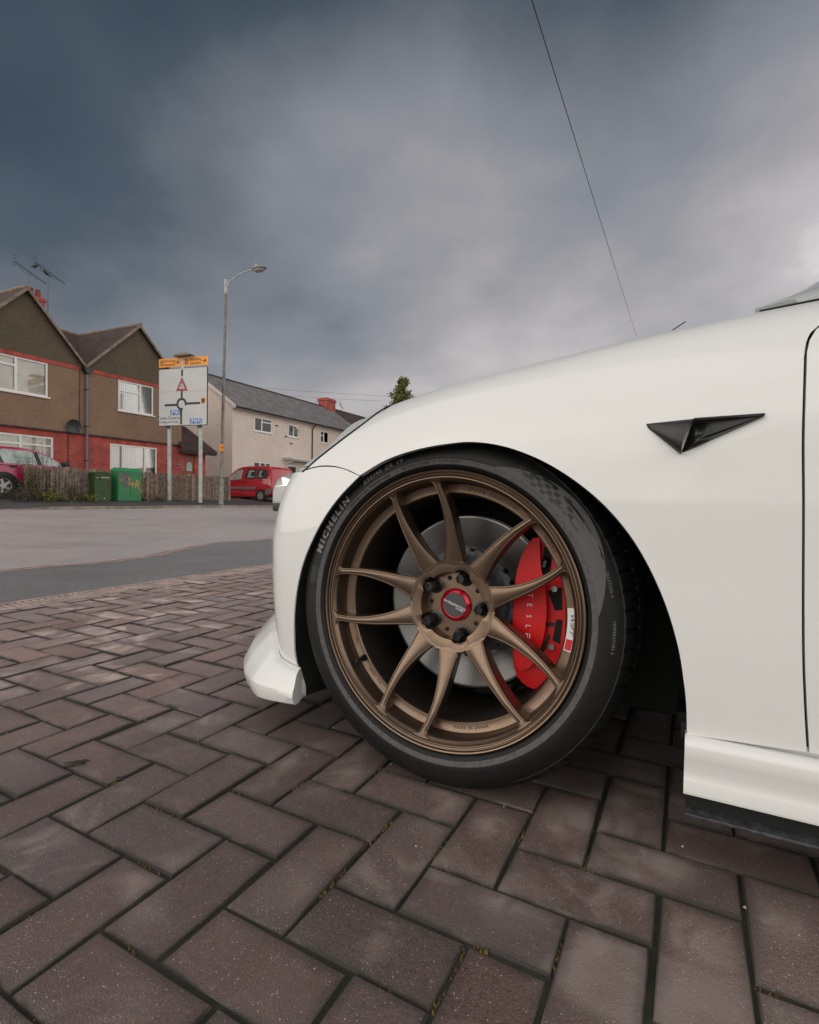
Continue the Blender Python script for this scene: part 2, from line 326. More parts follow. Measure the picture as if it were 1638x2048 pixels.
# A pillars, screen, glass, roof
lo = [(-.484, -.104, .8345), (-.60, -.106, .8455), (-.70, -.108, .853), (-.95, -.16, 1.02), (-1.3, -.25, 1.19), (-1.6, -.3, 1.25), (-2.4, -.32, 1.26), (-3.2, -.28, 1.06)]
hi = [(-.484, -.106, .8350), (-.58, -.19, .902), (-.70, -.25, .975), (-.95, -.31, 1.10), (-1.3, -.36, 1.235), (-1.6, -.38, 1.30), (-2.4, -.40, 1.30), (-3.2, -.36, 1.09)]
lo = resample(cat(lo, 8), 50); hi = resample(cat(hi, 8), 50)
PG = [[tuple(a + (b_ - a) * v + np.array([0, .012 * math.sin(PI * v), .006 * math.sin(PI * v)])) for v in np.linspace(0, 1, 7)] for a, b_ in zip(lo, hi)]
M['pillar'] = mat('pillar_dulled_white', (.42, .435, .43), .22, coat=1, coat_r=.05)  # white pillar greyed: its dull sky light is put into the colour
MB().grid(PG).build('roof_pillar', M['pillar'], car); MB().grid(mir(PG)).build('roof_pillar', M['pillar'], car)
MB().tube([(-.49, -.098, .8375), (-.56, -.097, .8425), (-.63, -.098, .8475), (-.72, -.1, .853)], [.0012, .0028, .0034, .0034], 6).build('pillar_gap_line', M['liner'], car)  # dark tube drawn for the shaded gap at the pillar foot
SG = [[tuple(a * (1 - v) + np.array([a[0], 2 * CY - a[1], a[2]]) * v + np.array([.10 * math.sin(PI * v) * (i < 25), 0, .04 * math.sin(PI * v)])) for v in np.linspace(0, 1, 13)] for i, a in enumerate(hi)]
MB().grid(SG).build('windscreen_and_roof_glass', M['glass_dark'], car).name = 'windscreen'
GG = [[tuple(a * (1 - v) + np.array([a[0], -.11, min(a[2], zc(a[0]) - .004)]) * v) for v in (0, .5, 1)] for a in lo[12:]]
MB().grid(GG).build('side_window', M['glass_dark'], car); MB().grid(mir(GG)).build('side_window', M['glass_dark'], car)
MB().tube([(-.318, -.352, .868), (-.345, -.35, .886), (-.3855, -.35, .9105)], [.0022, .0014, .0012], 6).build('wiper_arm', M['liner'], car)
# front lip (splitter)
LG = []
itp = lambda q, xs, ys: float(np.interp(q, xs, ys))
lsx = np.r_[np.linspace(.334, .72, 44), np.linspace(.72, S_END, 16)[1:]]
for q in lsx:
    top = itp(q, (.32, .36, .42, .47, .53, .6), (.166, .165, .170, .186, .206, .212)); o = itp(q, (.32, .38, .45, .52, .6), (.034, .044, .060, .074, .080)); zb = itp(q, (.32, .42, .6), (.096, .084, .078)); md = itp(q, (.32, .45, .6), (.125, .122, .122))
    sec = [(-.002, top + .002), (.004, top), (.014, top - .004), (.02, top - .010), (o * .72, (top + md) / 2 - .004), (o, md), (o + .001, md - .010), (o - .006, zb + .006), (o - .016, zb), (o - .03, zb), (-.03, zb + .012)]
    sh_ = .42 * max(0, 1 - (q - .334) / .07); LG.append([(Spt(q, .2, -a)[0] - sh_ * max(-.02, a), Spt(q, .2, -a)[1], z) for a, z in sec])
mb = MB().grid(LG).grid(mir(LG))
n_ = len(LG[0]); mb.add(LG[0], [tuple(range(n_))])
mb.build('front_lip', M['paint'], car, ang=28)
# sill and its black blade
pr = [(.018, .1995), (.028, .199), (.034, .195), (.037, .186), (.034, .168), (.028, .150), (.029, .138), (.036, .122), (.0345, .117), (.012, .1155), (.012, .21)]
mb = MB().grid([[(x, y, z) for (y, z) in pr] for x in np.linspace(-.405, -2.46, 30)]); mb.add([(-.405, y, z) for y, z in pr], [tuple(range(len(pr)))]); mb.build('side_sill', M['paint'], car, ang=50); MB().add([(x, 2 * CY - y, z) for x, y, z in mb.v], mb.f).build('side_sill', M['paint'], car, ang=50)
MB().box(-2.46, -.412, -.25, .020, .0935, .1155).build('sill_underside', M['liner'], car, smooth=False)
MB().box(-2.46, -.408, -.05, .043, .0895, .0935).build('sill_blade', mat('wet_blade', (.05, .052, .056), .3, var=.5, vscale=90), car, smooth=False, bevel=.001)
# side camera housing
A_, B_, C_ = (-.340, .6515), (-.489, .6590), (-.3875, .6065)
pt = lambda x, z, o=0: Spt(x, z, -o)
fr_ = []; AT_, AB_ = (-.3420, .6528), (-.3445, .6462); BT_, BB_ = (-.4880, .6598), (-.4868, .6553)
def bary(a, b, t): return (a[0] + (b[0] - a[0]) * t, a[1] + (b[1] - a[1]) * t)
R1, R2 = (-.4035, .6560), (-.3885, .6063)
for i in range(9):
    t_ = i / 8; row = []
    for j in range(11):
        u = j / 10; top = bary(AT_, R1, u); bot = bary(AB_, R2, u); q = bary(top, bot, t_); q = (q[0] + .0035 * math.sin(PI * t_) * u ** 2, q[1])
        row.append(pt(q[0], q[1], .0015 + .016 * math.sin(u * PI / 2) * (1 - .55 * (2 * t_ - 1) ** 4)))
    fr_.append(row)
fr_ = fr_ + [[pt(*bary(AB_, R2, j / 10), -.004) for j in range(11)]]; fr_ = [[pt(*bary(AT_, R1, j / 10), -.004) for j in range(11)]] + fr_; fr_ = [[pt(r_i[0][0] + .0012, .6495, -.004)] + r_i for r_i in fr_]
hs = MB().grid(fr_).build('camera_housing', M['carbon'], car, ang=60)
hood_ = []
for i in range(13):                                              # slim brow over the recess
    t_ = i / 12; q = bary(R1, BT_, t_); hgt = .0170 * (1 - t_) ** 1.1 + .0032
    hood_.append([pt(q[0], q[1] + .0006, -.003), pt(q[0], q[1] + .0004, hgt * .8), pt(q[0], q[1] - .0016, hgt), pt(q[0], q[1] - .0042 + .0012 * t_, hgt * .92), pt(q[0], q[1] - .0042 + .0012 * t_, .001)])
MB().grid(hood_).build('housing_brow', M['black_plastic'], hs, ang=60)
sc_ = []
for i in range(41):
    t_ = i / 40; a, b_ = bary(R1, BT_, t_), bary(R2, BB_, t_); row = []
    for v in np.r_[np.linspace(0, .94, 26), .97, 1]:
        x_, z_ = bary(a, b_, v); d = .0010 + .004 * max(0, 1 - v / .12) + .0115 * math.exp(-((x_ + .4085) / .0095) ** 2 - ((z_ - .6335) / .0125) ** 2) + .0050 / (1 + math.exp(-(v - .74) * 45)) * min(1, 8 * t_) - .010 * max(0, (v - .955) / .045)
        row.append(pt(x_, z_, d))
    sc_.append(row)
MB().grid(sc_).build('housing_recess', M['gloss_black'], hs, ang=60)
lens = pt(-.4125, .634, .0125); mb = MB().lathe_y([(.0001, lens[1] + .0006), (.0022, lens[1] + .0003), (.0030, lens[1] - .002)], 16, cx=lens[0], cz=lens[2])
mb.build('camera_lens', M['gloss_black'], hs)
# wheel house, underbody
wl = []
for k in range(49):
    a = math.radians(180 * (k - 4) / 40); a = min(PI, max(0, a)); dz = .19 * (max(0, 4 - k) + max(0, k - 44)) / 4; wl.append([(-.024 + .368 * math.cos(a), y, .30 + .360 * math.sin(a) - dz) for y in (-.016, -.05, -.30, -.34)])
mb = MB().grid(wl); mb.add([r_[2] for r_ in wl], [tuple(range(len(wl)))])
mb.build('wheel_arch_liner', M['liner'], car)
MB().box(-3.6, -.42, CY - .84, -.03, .10, .13).box(.36, .58, CY - .5, -.40, .11, .14).box(-.42, .36, CY - .56, -.345, .10, .13).build('underbody', M['chassis'], car, smooth=False)
mb = MB().tube([(.02, -.30, .30), (-.30, -.42, .26), (-.34, -.6, .24)], .014).tube([(0, -.28, .2), (-.02, -.6, .22)], .018).tube([(.06, -.20, .27), (.10, -.22, .20), (.10, -.3, .16)], .006)
mb.build('suspension_arm', M['chassis'], car)
# ------------------------------------------------------------------ wheel
CZ = .3323
wheel = empty('wheel', (0, 0, CZ), 0, car); wheel.rotation_euler = (.045, 0, 0)
M['bronze'] = mat('bronze_satin', (.178, .126, .091), .32, metal=.87, rvar=.04, vscale=30)
M['rubber'] = mat('tyre_rubber', (.0055, .0062, .0062), .55, spec=.35, var=.25, vscale=40, bump=.12, bscale=700)
M['rubber_band'] = mat('tyre_band', (.085, .082, .084), .85, var=.2, vscale=120, bump=.3, bscale=1500)
M['rubber_panel'] = mat('tyre_panel', (.098, .095, .097), .85)
M['rubber_text'] = mat('tyre_lettering', (.17, .168, .168), .7)
M['rubber_black'] = mat('tyre_print_black', (.008, .009, .009), .5)
M['steel'] = mat('disc_steel', (.17, .165, .165), .27, metal=.85)
M['steel_d'] = mat('hub_steel', (.12, .125, .135), .5, metal=.5, var=.4, vscale=60)
M['cal_red'] = mat('caliper_red', (.62, .002, .004), .42, spec=.35)
M['cap_red'] = mat('cap_red', (.50, .004, .022), .22, metal=.55, coat=.6)
M['white_print'] = mat('white_print', (.78, .78, .78), .5)
M['nut'] = mat('black_nut', (.010, .011, .011), .28, metal=.2)
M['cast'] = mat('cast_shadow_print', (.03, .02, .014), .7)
# concentric machining rings on the disc
t = M['steel'].node_tree; n = t.nodes; l = t.links; tcn = n.new('ShaderNodeTexCoord'); sx_ = n.new('ShaderNodeSeparateXYZ'); l.new(tcn.outputs['Object'], sx_.inputs[0])
cb_ = n.new('ShaderNodeCombineXYZ'); l.new(sx_.outputs[0], cb_.inputs[0]); l.new(sx_.outputs[2], cb_.inputs[1]); ln = n.new('ShaderNodeVectorMath'); ln.operation = 'LENGTH'; l.new(cb_.outputs[0], ln.inputs[0])
nz_ = n.new('ShaderNodeTexNoise'); nz_.noise_dimensions = '1D'; nz_.inputs['Scale'].default_value = 700; nz_.inputs['Detail'].default_value = 2; l.new(ln.outputs['Value'], nz_.inputs['W'])
mr_ = n.new('ShaderNodeMapRange'); mr_.inputs['To Min'].default_value = .2; mr_.inputs['To Max'].default_value = .48; l.new(nz_.outputs['Fac'], mr_.inputs['Value']); l.new(mr_.outputs[0], n['Principled BSDF'].inputs['Roughness'])
bm_ = n.new('ShaderNodeBump'); bm_.inputs['Strength'].default_value = .35; bm_.inputs['Distance'].default_value = .0004; l.new(nz_.outputs['Fac'], bm_.inputs['Height']); l.new(bm_.outputs[0], n['Principled BSDF'].inputs['Normal'])
TYP = [(.256, -.014), (.2600, -.0045), (.2625, .0005), (.2665, .0035), (.2675, .0045), (.2790, .0068), (.2845, .0070), (.290, .0060), (.297, .0040), (.304, .0010), (.311, -.0040), (.3175, -.0095), (.3185, -.0098), (.3235, -.0165), (.3285, -.026), (.3325, -.0375), (.3346, -.052), (.3350, -.0605), (.3280, -.061), (.3280, -.070), (.3352, -.0705), (.3353, -.098), (.3275, -.0985), (.3275, -.110), (.3353, -.1105), (.3353, -.134), (.3275, -.1345), (.3275, -.146), (.3353, -.1465), (.3352, -.175), (.328, -.1755), (.328, -.184), (.3348, -.1845), (.3330, -.208), (.326, -.222), (.315, -.235), (.295, -.2445), (.275, -.2465), (.262, -.242), (.256, -.232)]
def ty(r): return float(np.interp(r, [p[0] for p in TYP[:17]], [p[1] for p in TYP[:17]]))
NA = 520; V = []; m_ = len(TYP)
for k in range(NA):
    a = 2 * PI * k / NA; ph = (k % 8) 
    for i, (r, y) in enumerate(TYP):
        if 12 <= i <= 17 or 31 <= i <= 34:
            dp = .0052 if ph == 0 else (.0015 if ph == 4 and i > 13 else 0)
            r2 = r - dp * min(1, (i - 11) / 2.5 if i < 20 else 1)
        elif i in (20, 21, 24, 25, 28, 29): r2 = r - (.0045 if (k + 3) % 8 == 0 else 0)
        else: r2 = r
        off = (y - (-.06)) * .20 if 16 < i < 32 else 0
        a2 = a + off; z = r2 * math.sin(a2); x = -r2 * math.cos(a2)
        if z < -.3295: z = -.3295
        if z < -.22 and i < 17: y += .007 * max(0, (-.22 - z) / .11) ** 2 * math.exp(-((r - .309) / .013) ** 2) * max(0, 1 - (x / .2) ** 2)
        V.append((x, y, z))
Fc = [(k * m_ + i, k * m_ + i + 1, ((k + 1) % NA) * m_ + i + 1, ((k + 1) % NA) * m_ + i) for k in range(NA) for i in range(m_ - 1)]
tyre = mesh('tyre', V, Fc, M['rubber'], wheel, ang=30)
def ring_sec(r0, r1, a0, a1, lift, nr_=3, n_=120):
    return [[(-r * math.cos(a), ty(r) + lift, r * math.sin(a)) for r in np.linspace(r0, r1, nr_)] for a in np.radians(np.linspace(a0, a1, n_))]
MB().grid(ring_sec(.2690, .2785, -180, 180, .0004, 4, 180)).build('sidewall_band', M['rubber_band'], wheel)
def arc_text(body, size, r0, a0, surf, material, name, inward=False, ext=.0004, sx=1, shear=0, space=1.0, res=2, parent=None, bold=0):
    v, f = text_geo(body, size, ext, 'CENTER', shear, res, sx, space, bold); out = []
    for (x, y, z) in v:
        if inward: a = math.radians(a0) + x / r0; r = r0 - y
        else: a = math.radians(a0) - x / r0; r = r0 + y
        out.append((-r * math.cos(a), surf(r) + z + .0003, r * math.sin(a)))
    return mesh(name, out, f, material, parent or wheel, smooth=False)
arc_text('MICHELIN', .0205, .2895, 149, ty, M['rubber_text'], 'tyre_lettering', space=1.38, sx=1.12, ext=.0006, bold=.0007)
arc_text('235/40 ZR 19', .0120, .2900, 117, ty, M['rubber_text'], 'tyre_lettering', space=1.22, sx=1.2, ext=.0006, bold=.0003)
arc_text('EXTRA LOAD  °  OUTSIDE °', .0072, .2738, 95.5, lambda r: ty(r) + .0006, M['rubber_black'], 'tyre_lettering', space=1.25, sx=1.15)
arc_text('235/40 ZR 19 (96Y) TUBELESS RADIAL', .0062, .2738, 126, lambda r: ty(r) + .0006, M['rubber_black'], 'tyre_lettering', space=1.1)
arc_text('MADE IN', .0065, .2865, 42.5, ty, M['rubber_black'], 'tyre_lettering', space=1.3)
arc_text('SPAIN', .0065, .2865, 35.0, ty, M['rubber_black'], 'tyre_lettering', space=1.3)
arc_text('TREADWEAR 340', .0062, .302, 29, ty, M['rubber_text'], 'tyre_lettering', space=1.2)
arc_text('TRACTION A', .0062, .302, 14, ty, M['rubber_text'], 'tyre_lettering', space=1.2)
arc_text('TEMPERATURE A', .0062, .302, -2, ty, M['rubber_text'], 'tyre_lettering', space=1.2)
arc_text('PILOT SPORT', .012, .2875, 262, ty, M['rubber_black'], 'tyre_lettering', space=1.4, sx=1.1)
MB().grid(ring_sec(.3165, .3172, -180, 180, .0007, 2, 200)).build('sidewall_rib', M['rubber_band'], wheel)
MB().grid(ring_sec(.279, .3165, 168, 175, .0003, 5, 10)).build('tyre_lettering', M['rubber_black'], wheel)
MB().grid([[(-r * math.cos(a), ty(r) + .0002, r * math.sin(a)) for r in np.linspace(.2785, .2785 + .035 * math.sin(PI * k / 89) ** .9, 6)] for k, a in enumerate(np.radians(np.linspace(70, 4, 90)))]).build('sidewall_band', M['rubber_panel'], wheel)
ck = MB()
for (c0, r0_) in [(0, 0), (0, 1), (1, 0), (2, 0), (2, 1), (1, 1.98), (2, 2), (3, 1), (3, 3), (4, 0), (4, 2), (5, 1), (5, 3), (6, 0), (6, 2), (7, 1), (7, 3), (8, 2), (9, 0), (10, 1), (11, 2)]:
    a0 = 61.5 - 2.05 * c0; r0_ = .3065 - .0062 * r0_ 
    ck.grid(ring_sec(r0_ - .006, r0_, a0 - 1.95, a0, .0006, 3, 4))
ck.build('checkered_print', M['rubber_black'], wheel)
# rim barrel and lip
RP = [(.2562, -.016), (.2585, -.008), (.2592, -.002), (.2588, .0012), (.2572, .0022), (.2552, .0014), (.2542, -.0006), (.2536, -.0032), (.2524, -.0036), (.2517, -.0012), (.2503, -.0002), (.2488, -.0010), (.2480, -.0036), (.2468, -.0040), (.2462, -.0018), (.2450, -.0018), (.2436, -.0050), (.2400, -.0085), (.2382, -.0115), (.2376, -.040), (.2362, -.0445), (.2345, -.0458), (.2200, -.0468), (.2182, -.0485), (.2172, -.053)]
MB().lathe_y(RP, 200).build('rim', M['bronze'], wheel, ang=34)
MB().lathe_y([(.2173, -.0528), (.2165, -.056), (.213, -.10), (.210, -.215), (.222, -.235)], 120).build('barrel', mat('barrel_shade', (.020, .015, .011), .6, metal=.3), wheel)  # bronze barrel coloured near black for the shade inside the rim
led = lambda r: float(np.interp(r, (.2182, .22, .2345), (-.0485, -.0468, -.0458)))
# spokes
WS = ((.070, .0232), (.080, .0262), (.0840, .0276), (.0846, .0246), (.0855, .0228), (.0875, .0212), (.090, .0206), (.094, .0203), (.104, .0178), (.12, .0148), (.14, .0123), (.165, .0100), (.19, .0083), (.21, .0073), (.225, .0068), (.234, .0074), (.2385, .0108), (.2410, .0160), (.2430, .0240), (.2445, .0320))
YS = ((.070, -.0545), (.080, -.0507), (.085, -.0494), (.10, -.0455), (.13, -.0375), (.16, -.0300), (.19, -.0225), (.215, -.0160), (.235, -.0098), (.2445, -.0042))
rs = np.r_[.070, .075, .080, np.linspace(.0835, .0900, 14), np.linspace(.0915, .10, 5), np.linspace(.104, .225, 18), np.linspace(.229, .2445, 14)]
hubth = lambda r: 18 - 7.0 * min(1, max(0, (r - .0860) / .1575)) ** 1.9
sp_proto = {}
for sgn in (1, -1):
    V = []
    for r in rs:
        wd = float(np.interp(r, *zip(*WS))); yf = float(np.interp(r, *zip(*YS))); th = math.radians(sgn * hubth(r))
        cxr, czr = math.cos(th), math.sin(th)                     # radial
        tx, tz = -czr, cxr                                       # tangential (ccw)
        dep = float(np.interp(r, (.083, .13, .2, .2435), (.030, .036, .040, .036)))
        bv = min(.0028, wd * .32) * min(1, max(.02, (r - .0838) / .0016))
        sec = [(-wd * .86, -dep), (-wd, -.010), (-wd, -bv * 1.15), (-wd + bv * .35, -bv * .35), (-wd + bv * 1.0, 0), (-wd + bv * 1.5, -.0009), (-wd + bv * 1.95, -.0002), (0, .0006), (wd - bv * 1.95, -.0002), (wd - bv * 1.5, -.0009), (wd - bv * 1.0, 0), (wd - bv * .35, -bv * .35), (wd, -bv * 1.15), (wd, -.010), (wd * .86, -dep)]
        for (o, d) in sec:
            q = (r * cxr + o * tx, r * czr + o * tz); V.append((-q[0], yf + d, q[1]))
    m_ = 15; Fc = [(i * m_ + j, i * m_ + j + 1, (i + 1) * m_ + j + 1, (i + 1) * m_ + j) for i in range(len(rs) - 1) for j in range(m_ - 1)]
    Fc += [(i * m_, (i + 1) * m_, (i + 1) * m_ + m_ - 1, i * m_ + m_ - 1) for i in range(len(rs) - 1)]
    o = mesh('spoke', V, Fc, M['bronze'], wheel, ang=30); sp_proto[sgn] = o
for k in range(5):
    for sgn in (1, -1):
        o = sp_proto[sgn] if k == 0 else link(sp_proto[sgn].copy(), wheel)
        o.parent = wheel; o.rotation_euler = (0, math.radians(35 + 72 * k), 0)
# hub disc with lobed recess for the nuts
LUG = [math.radians(-1 + 72 * k) for k in range(5)]
def rho(a):
    r = .0640
    for L0 in LUG:
        d = (a - L0 + PI) % (2 * PI) - PI; sn = .057 * math.sin(d)
        if abs(d) < PI / 2 and abs(sn) < .0170: r = max(r, .057 * math.cos(d) + math.sqrt(.0170 ** 2 - sn ** 2))
    return r
NH = 360; V = []
for k in range(NH):
    a = 2 * PI * k / NH; rr = rho(a)
    # outer edge: scalloped by the ten pockets
    pk = ((math.degrees(a) - 35) % 36); pk = min(pk, 36 - pk)        # 0 at a pocket, 18 at a spoke
    ro = .0832; yo = -.0498
    for (r, y) in ((ro - .002, -.080), (ro, -.056), (ro, -.0530), (ro, -.0500), (ro - .003, -.0503), (rr + .0030, -.0516), (rr + .0010, -.0522), (rr, -.0545), (rr - .0006, -.0775), (.030, -.0775)):
        V.append((-r * math.cos(a), y, r * math.sin(a)))
m_ = 10; Fc = [(k * m_ + i, k * m_ + i + 1, ((k + 1) % NH) * m_ + i + 1, ((k + 1) % NH) * m_ + i) for k in range(NH) for i in range(m_ - 1)]
mesh('hub', V, Fc, M['bronze'], wheel, ang=34)
nutp = None
for L0 in LUG:
    x, z = -.057 * math.cos(L0), .057 * math.sin(L0)
    if nutp is None:
        mb = MB()
        mb.lathe_y([(.0165, -.0768), (.0155, -.0765), (.0118, -.0755), (.0116, -.066), (.0104, -.0635)], 24)
        hx = [(.0098, -.0645), (.0098, -.0455), (.0088, -.0438), (.0062, -.0438), (.0058, -.047), (.0001, -.047)]
        mb.lathe_y(hx, 6); nutp = mb.build('lug_nut', M['nut'], wheel, ang=25)
        mb = MB().lathe_y([(.0046, -.0772), (.0046, -.0768), (.0001, -.0768)], 16); dot = mb.build('hub_hole', M['liner'], wheel)
        o, d_ = nutp, dot
    else: o, d_ = link(nutp.copy(), wheel), link(dot.copy(), wheel)
    o.location = (x, 0, z); a = L0 + math.radians(36); d_.location = (-.0535 * math.cos(a), 0, .0535 * math.sin(a))
cap = MB().lathe_y([(.0325, -.0785), (.0322, -.0735), (.0312, -.0722), (.0245, -.0682), (.0236, -.0685)], 72).build('centre_cap', M['cap_red'], wheel)
MB().lathe_y([(.0238, -.0690), (.0234, -.0676), (.0001, -.0676)], 72).build('cap_face', mat('cap_face', (.045, .048, .05), .45, bump=.2, bscale=2500), cap)
def flat_text(body, size, loc, rot_deg, material, name, parent, sx=1, shear=0, ext=.0003, space=1):
    """text standing in the wheel plane, facing outwards; rot: ccw as seen from outside"""
    v, f = text_geo(body, size, ext, 'CENTER', shear, 2, sx, space); a = math.radians(rot_deg); c_, s_ = math.cos(a), math.sin(a)
    return mesh(name, [(loc[0] - (x * c_ - y * s_), loc[1] + z, loc[2] + (x * s_ + y * c_)) for (x, y, z) in v], f, material, parent, smooth=False)
flat_text('WORKEMOTION', .0064, (0, -.0672, .0006), -19, M['white_print'], 'cap_print', cap, sx=1.0, shear=.25)
flat_text('WORK', .0052, (-.0105, -.0672, -.0080), -19, M['white_print'], 'cap_print', cap, sx=1.1, shear=.35)
# cast lettering on the ledge
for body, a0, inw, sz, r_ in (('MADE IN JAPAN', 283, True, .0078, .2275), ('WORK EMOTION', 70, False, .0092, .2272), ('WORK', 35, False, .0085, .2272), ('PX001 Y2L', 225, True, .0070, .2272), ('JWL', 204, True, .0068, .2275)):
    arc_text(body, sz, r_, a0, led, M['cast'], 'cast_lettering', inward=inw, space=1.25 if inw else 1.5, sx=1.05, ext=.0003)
# sticker
stk = [[(-r * math.cos(a), led(r) + .0007, r * math.sin(a)) for r in np.linspace(.2208, .2338, 4)] for a in np.radians(np.linspace(5.5, -13.5, 24))]
st = MB().grid(stk).build('rim_sticker', mat('sticker_white', (.72, .73, .74), .4), wheel)
MB().grid([[(-r * math.cos(a), led(r) + .0010, r * math.sin(a)) for r in (.2218, .2328)] for a in np.radians(np.linspace(-8.2, -13, 8))]).build('sticker_panel', mat('sticker_red', (.62, .01, .02), .4), st)
arc_text('WIFT', .0098, .2285, -1.2, lambda r: led(r) + .0009, mat('sticker_blue', (.015, .03, .06), .4), 'sticker_print', sx=1.6, shear=.35, ext=.0001, parent=st)
# valve
a = math.radians(214); vx, vz = -.2265 * math.cos(a), .2265 * math.sin(a)
MB().lathe_y([(.0070, -.046), (.0062, -.038), (.0045, -.034), (.0045, -.022), (.0050, -.021), (.0050, -.0135), (.0040, -.0125), (.0001, -.0125)], 16, cx=vx, cz=vz).build('valve', M['nut'], wheel)
# brake disc and caliper
MB().lathe_y([(.108, -.158), (.1765, -.158), (.1772, -.1575), (.1772, -.152), (.174, -.151), (.174, -.144), (.1772, -.143), (.1772, -.1375), (.1765, -.137), (.172, -.1367), (.1712, -.1370), (.1195, -.1370), (.1180, -.1378), (.108, -.1385)], 160).build('brake_disc', M['steel'], wheel)
V = []; m_ = 5
for k in range(200):
    a = 2 * PI * k / 200; r = .1095 if (k % 8) < 5 else .1035
    V += [(-q * math.cos(a), y, q * math.sin(a)) for q, y in ((.06, -.112), (.090, -.112), (.096, -.118), (r, -.1195), (r, -.1375))]
mesh('disc_hat', V, [(k * m_ + i, k * m_ + i + 1, ((k + 1) % 200) * m_ + i + 1, ((k + 1) % 200) * m_ + i) for k in range(200) for i in range(m_ - 1)], M['steel_d'], wheel, ang=30)
MB().lathe_y([(.06, -.09), (.06, -.13), (.001, -.13)], 40).build('axle_flange', M['chassis'], wheel)
cal_main = [(-.1525, .1338), (-.1378, .119), (-.1224, .087), (-.1175, .0488), (-.115, -.0133), (-.1192, -.07), (-.1268, -.107), (-.1475, -.0961), (-.1634, -.0543), (-.1697, -.0069), (-.1656, .0484), (-.1564, .0848)]
cal_body = [(-.142, .134), (-.166, .136), (-.186, .1267), (-.1935, .0759), (-.2005, .0206), (-.199, -.0637), (-.1861, -.1033), (-.166, -.133), (-.148, -.143), (-.1215, -.126), (-.112, -.08), (-.109, 0), (-.113, .06), (-.124, .105)]
def slab(poly, y0, y1, name, material, bev, parent=wheel):
    mb = MB().prism([(x, z) for x, z in poly], 1, y0, y1); return mb.build(name, material, parent, ang=45, bevel=bev)
smo = lambda P: [tuple(p) for p in cat(P + P[:1], 3)[:-1]]
cal = slab(smo(cal_body), -.175, -.108, 'brake_caliper', M['cal_red'], .004)
slab(smo(cal_main), -.125, -.092, 'caliper_bridge', M['cal_red'], .004, cal)
for q, poly in enumerate(([(-.163, .122), (-.178, .118), (-.172, .066), (-.158, .072)], [(-.172, .040), (-.196, .048), (-.198, .008), (-.186, .006)], [(-.19, -.012), (-.199, -.012), (-.196, -.055), (-.184, -.05)], [(-.168, -.02), (-.186, -.018), (-.19, -.0225), (-.168, -.027)], [(-.160, -.075), (-.176, -.04), (-.179, -.046), (-.165, -.08)])):
    MB().prism(poly, 1, -.112, -.1068).build('caliper_recess', mat('caliper_gap', (.02, .001, .001), .5) if q in (3, 4) else M['liner'], cal, bevel=.001)
for x, z in ((-.1841, .0454), (-.1821, -.0629)):
    MB().lathe_y([(.0062, -.110), (.0062, -.1035), (.0055, -.1028), (.0036, -.1028), (.0032, -.1045), (.0001, -.1045)], 18, cx=x, cz=z).build('caliper_bolt', mat('bolt', (.35, .34, .33), .35, metal=.8), cal)
MB().tube([(-.168, -.108, .100), (-.166, -.100, .094), (-.164, -.098, .084)], [.005, .007, .006]).build('bleed_nipple', M['nut'], cal)
for ch, z in zip('TESL', (.0305, .0125, -.0085, -.0275)): flat_text(ch, .0135, (-.1425 + .0012 * (1 - z / .03), -.0912, z), -90, M['white_print'], 'caliper_print', cal, sx=.95)
mb = MB(); az = -.0455                                        # the open A: bar over a three-sided frame
for (u0, u1, v0, v1) in ((-.0045, .0045, .0030, .0045), (-.0045, -.0030, -.0045, .0005), (-.0045, .0045, -.0010, .0005), (.0030, .0045, -.0045, .0005)):
    mb.box(-.1405 - v1, -.1405 - v0, -.0918, -.0909, az - u1, az - u0)
mb.build('caliper_print', M['white_print'], cal, smooth=False)
# hidden wheels carry the other corners
for (x, y, flip) in ((0, 2 * CY, 1), (-2.875, 0, 0), (-2.875, 2 * CY, 1)):
    w2 = empty('wheel', (x, y, CZ), PI if flip else 0, car)
    for src in (tyre,):
        o = link(src.copy(), w2); o.parent = w2
    MB().lathe_y([(.259, 0), (.24, -.01), (.235, -.05), (.06, -.05), (.001, -.06)], 48).build('rim', M['bronze'], w2)
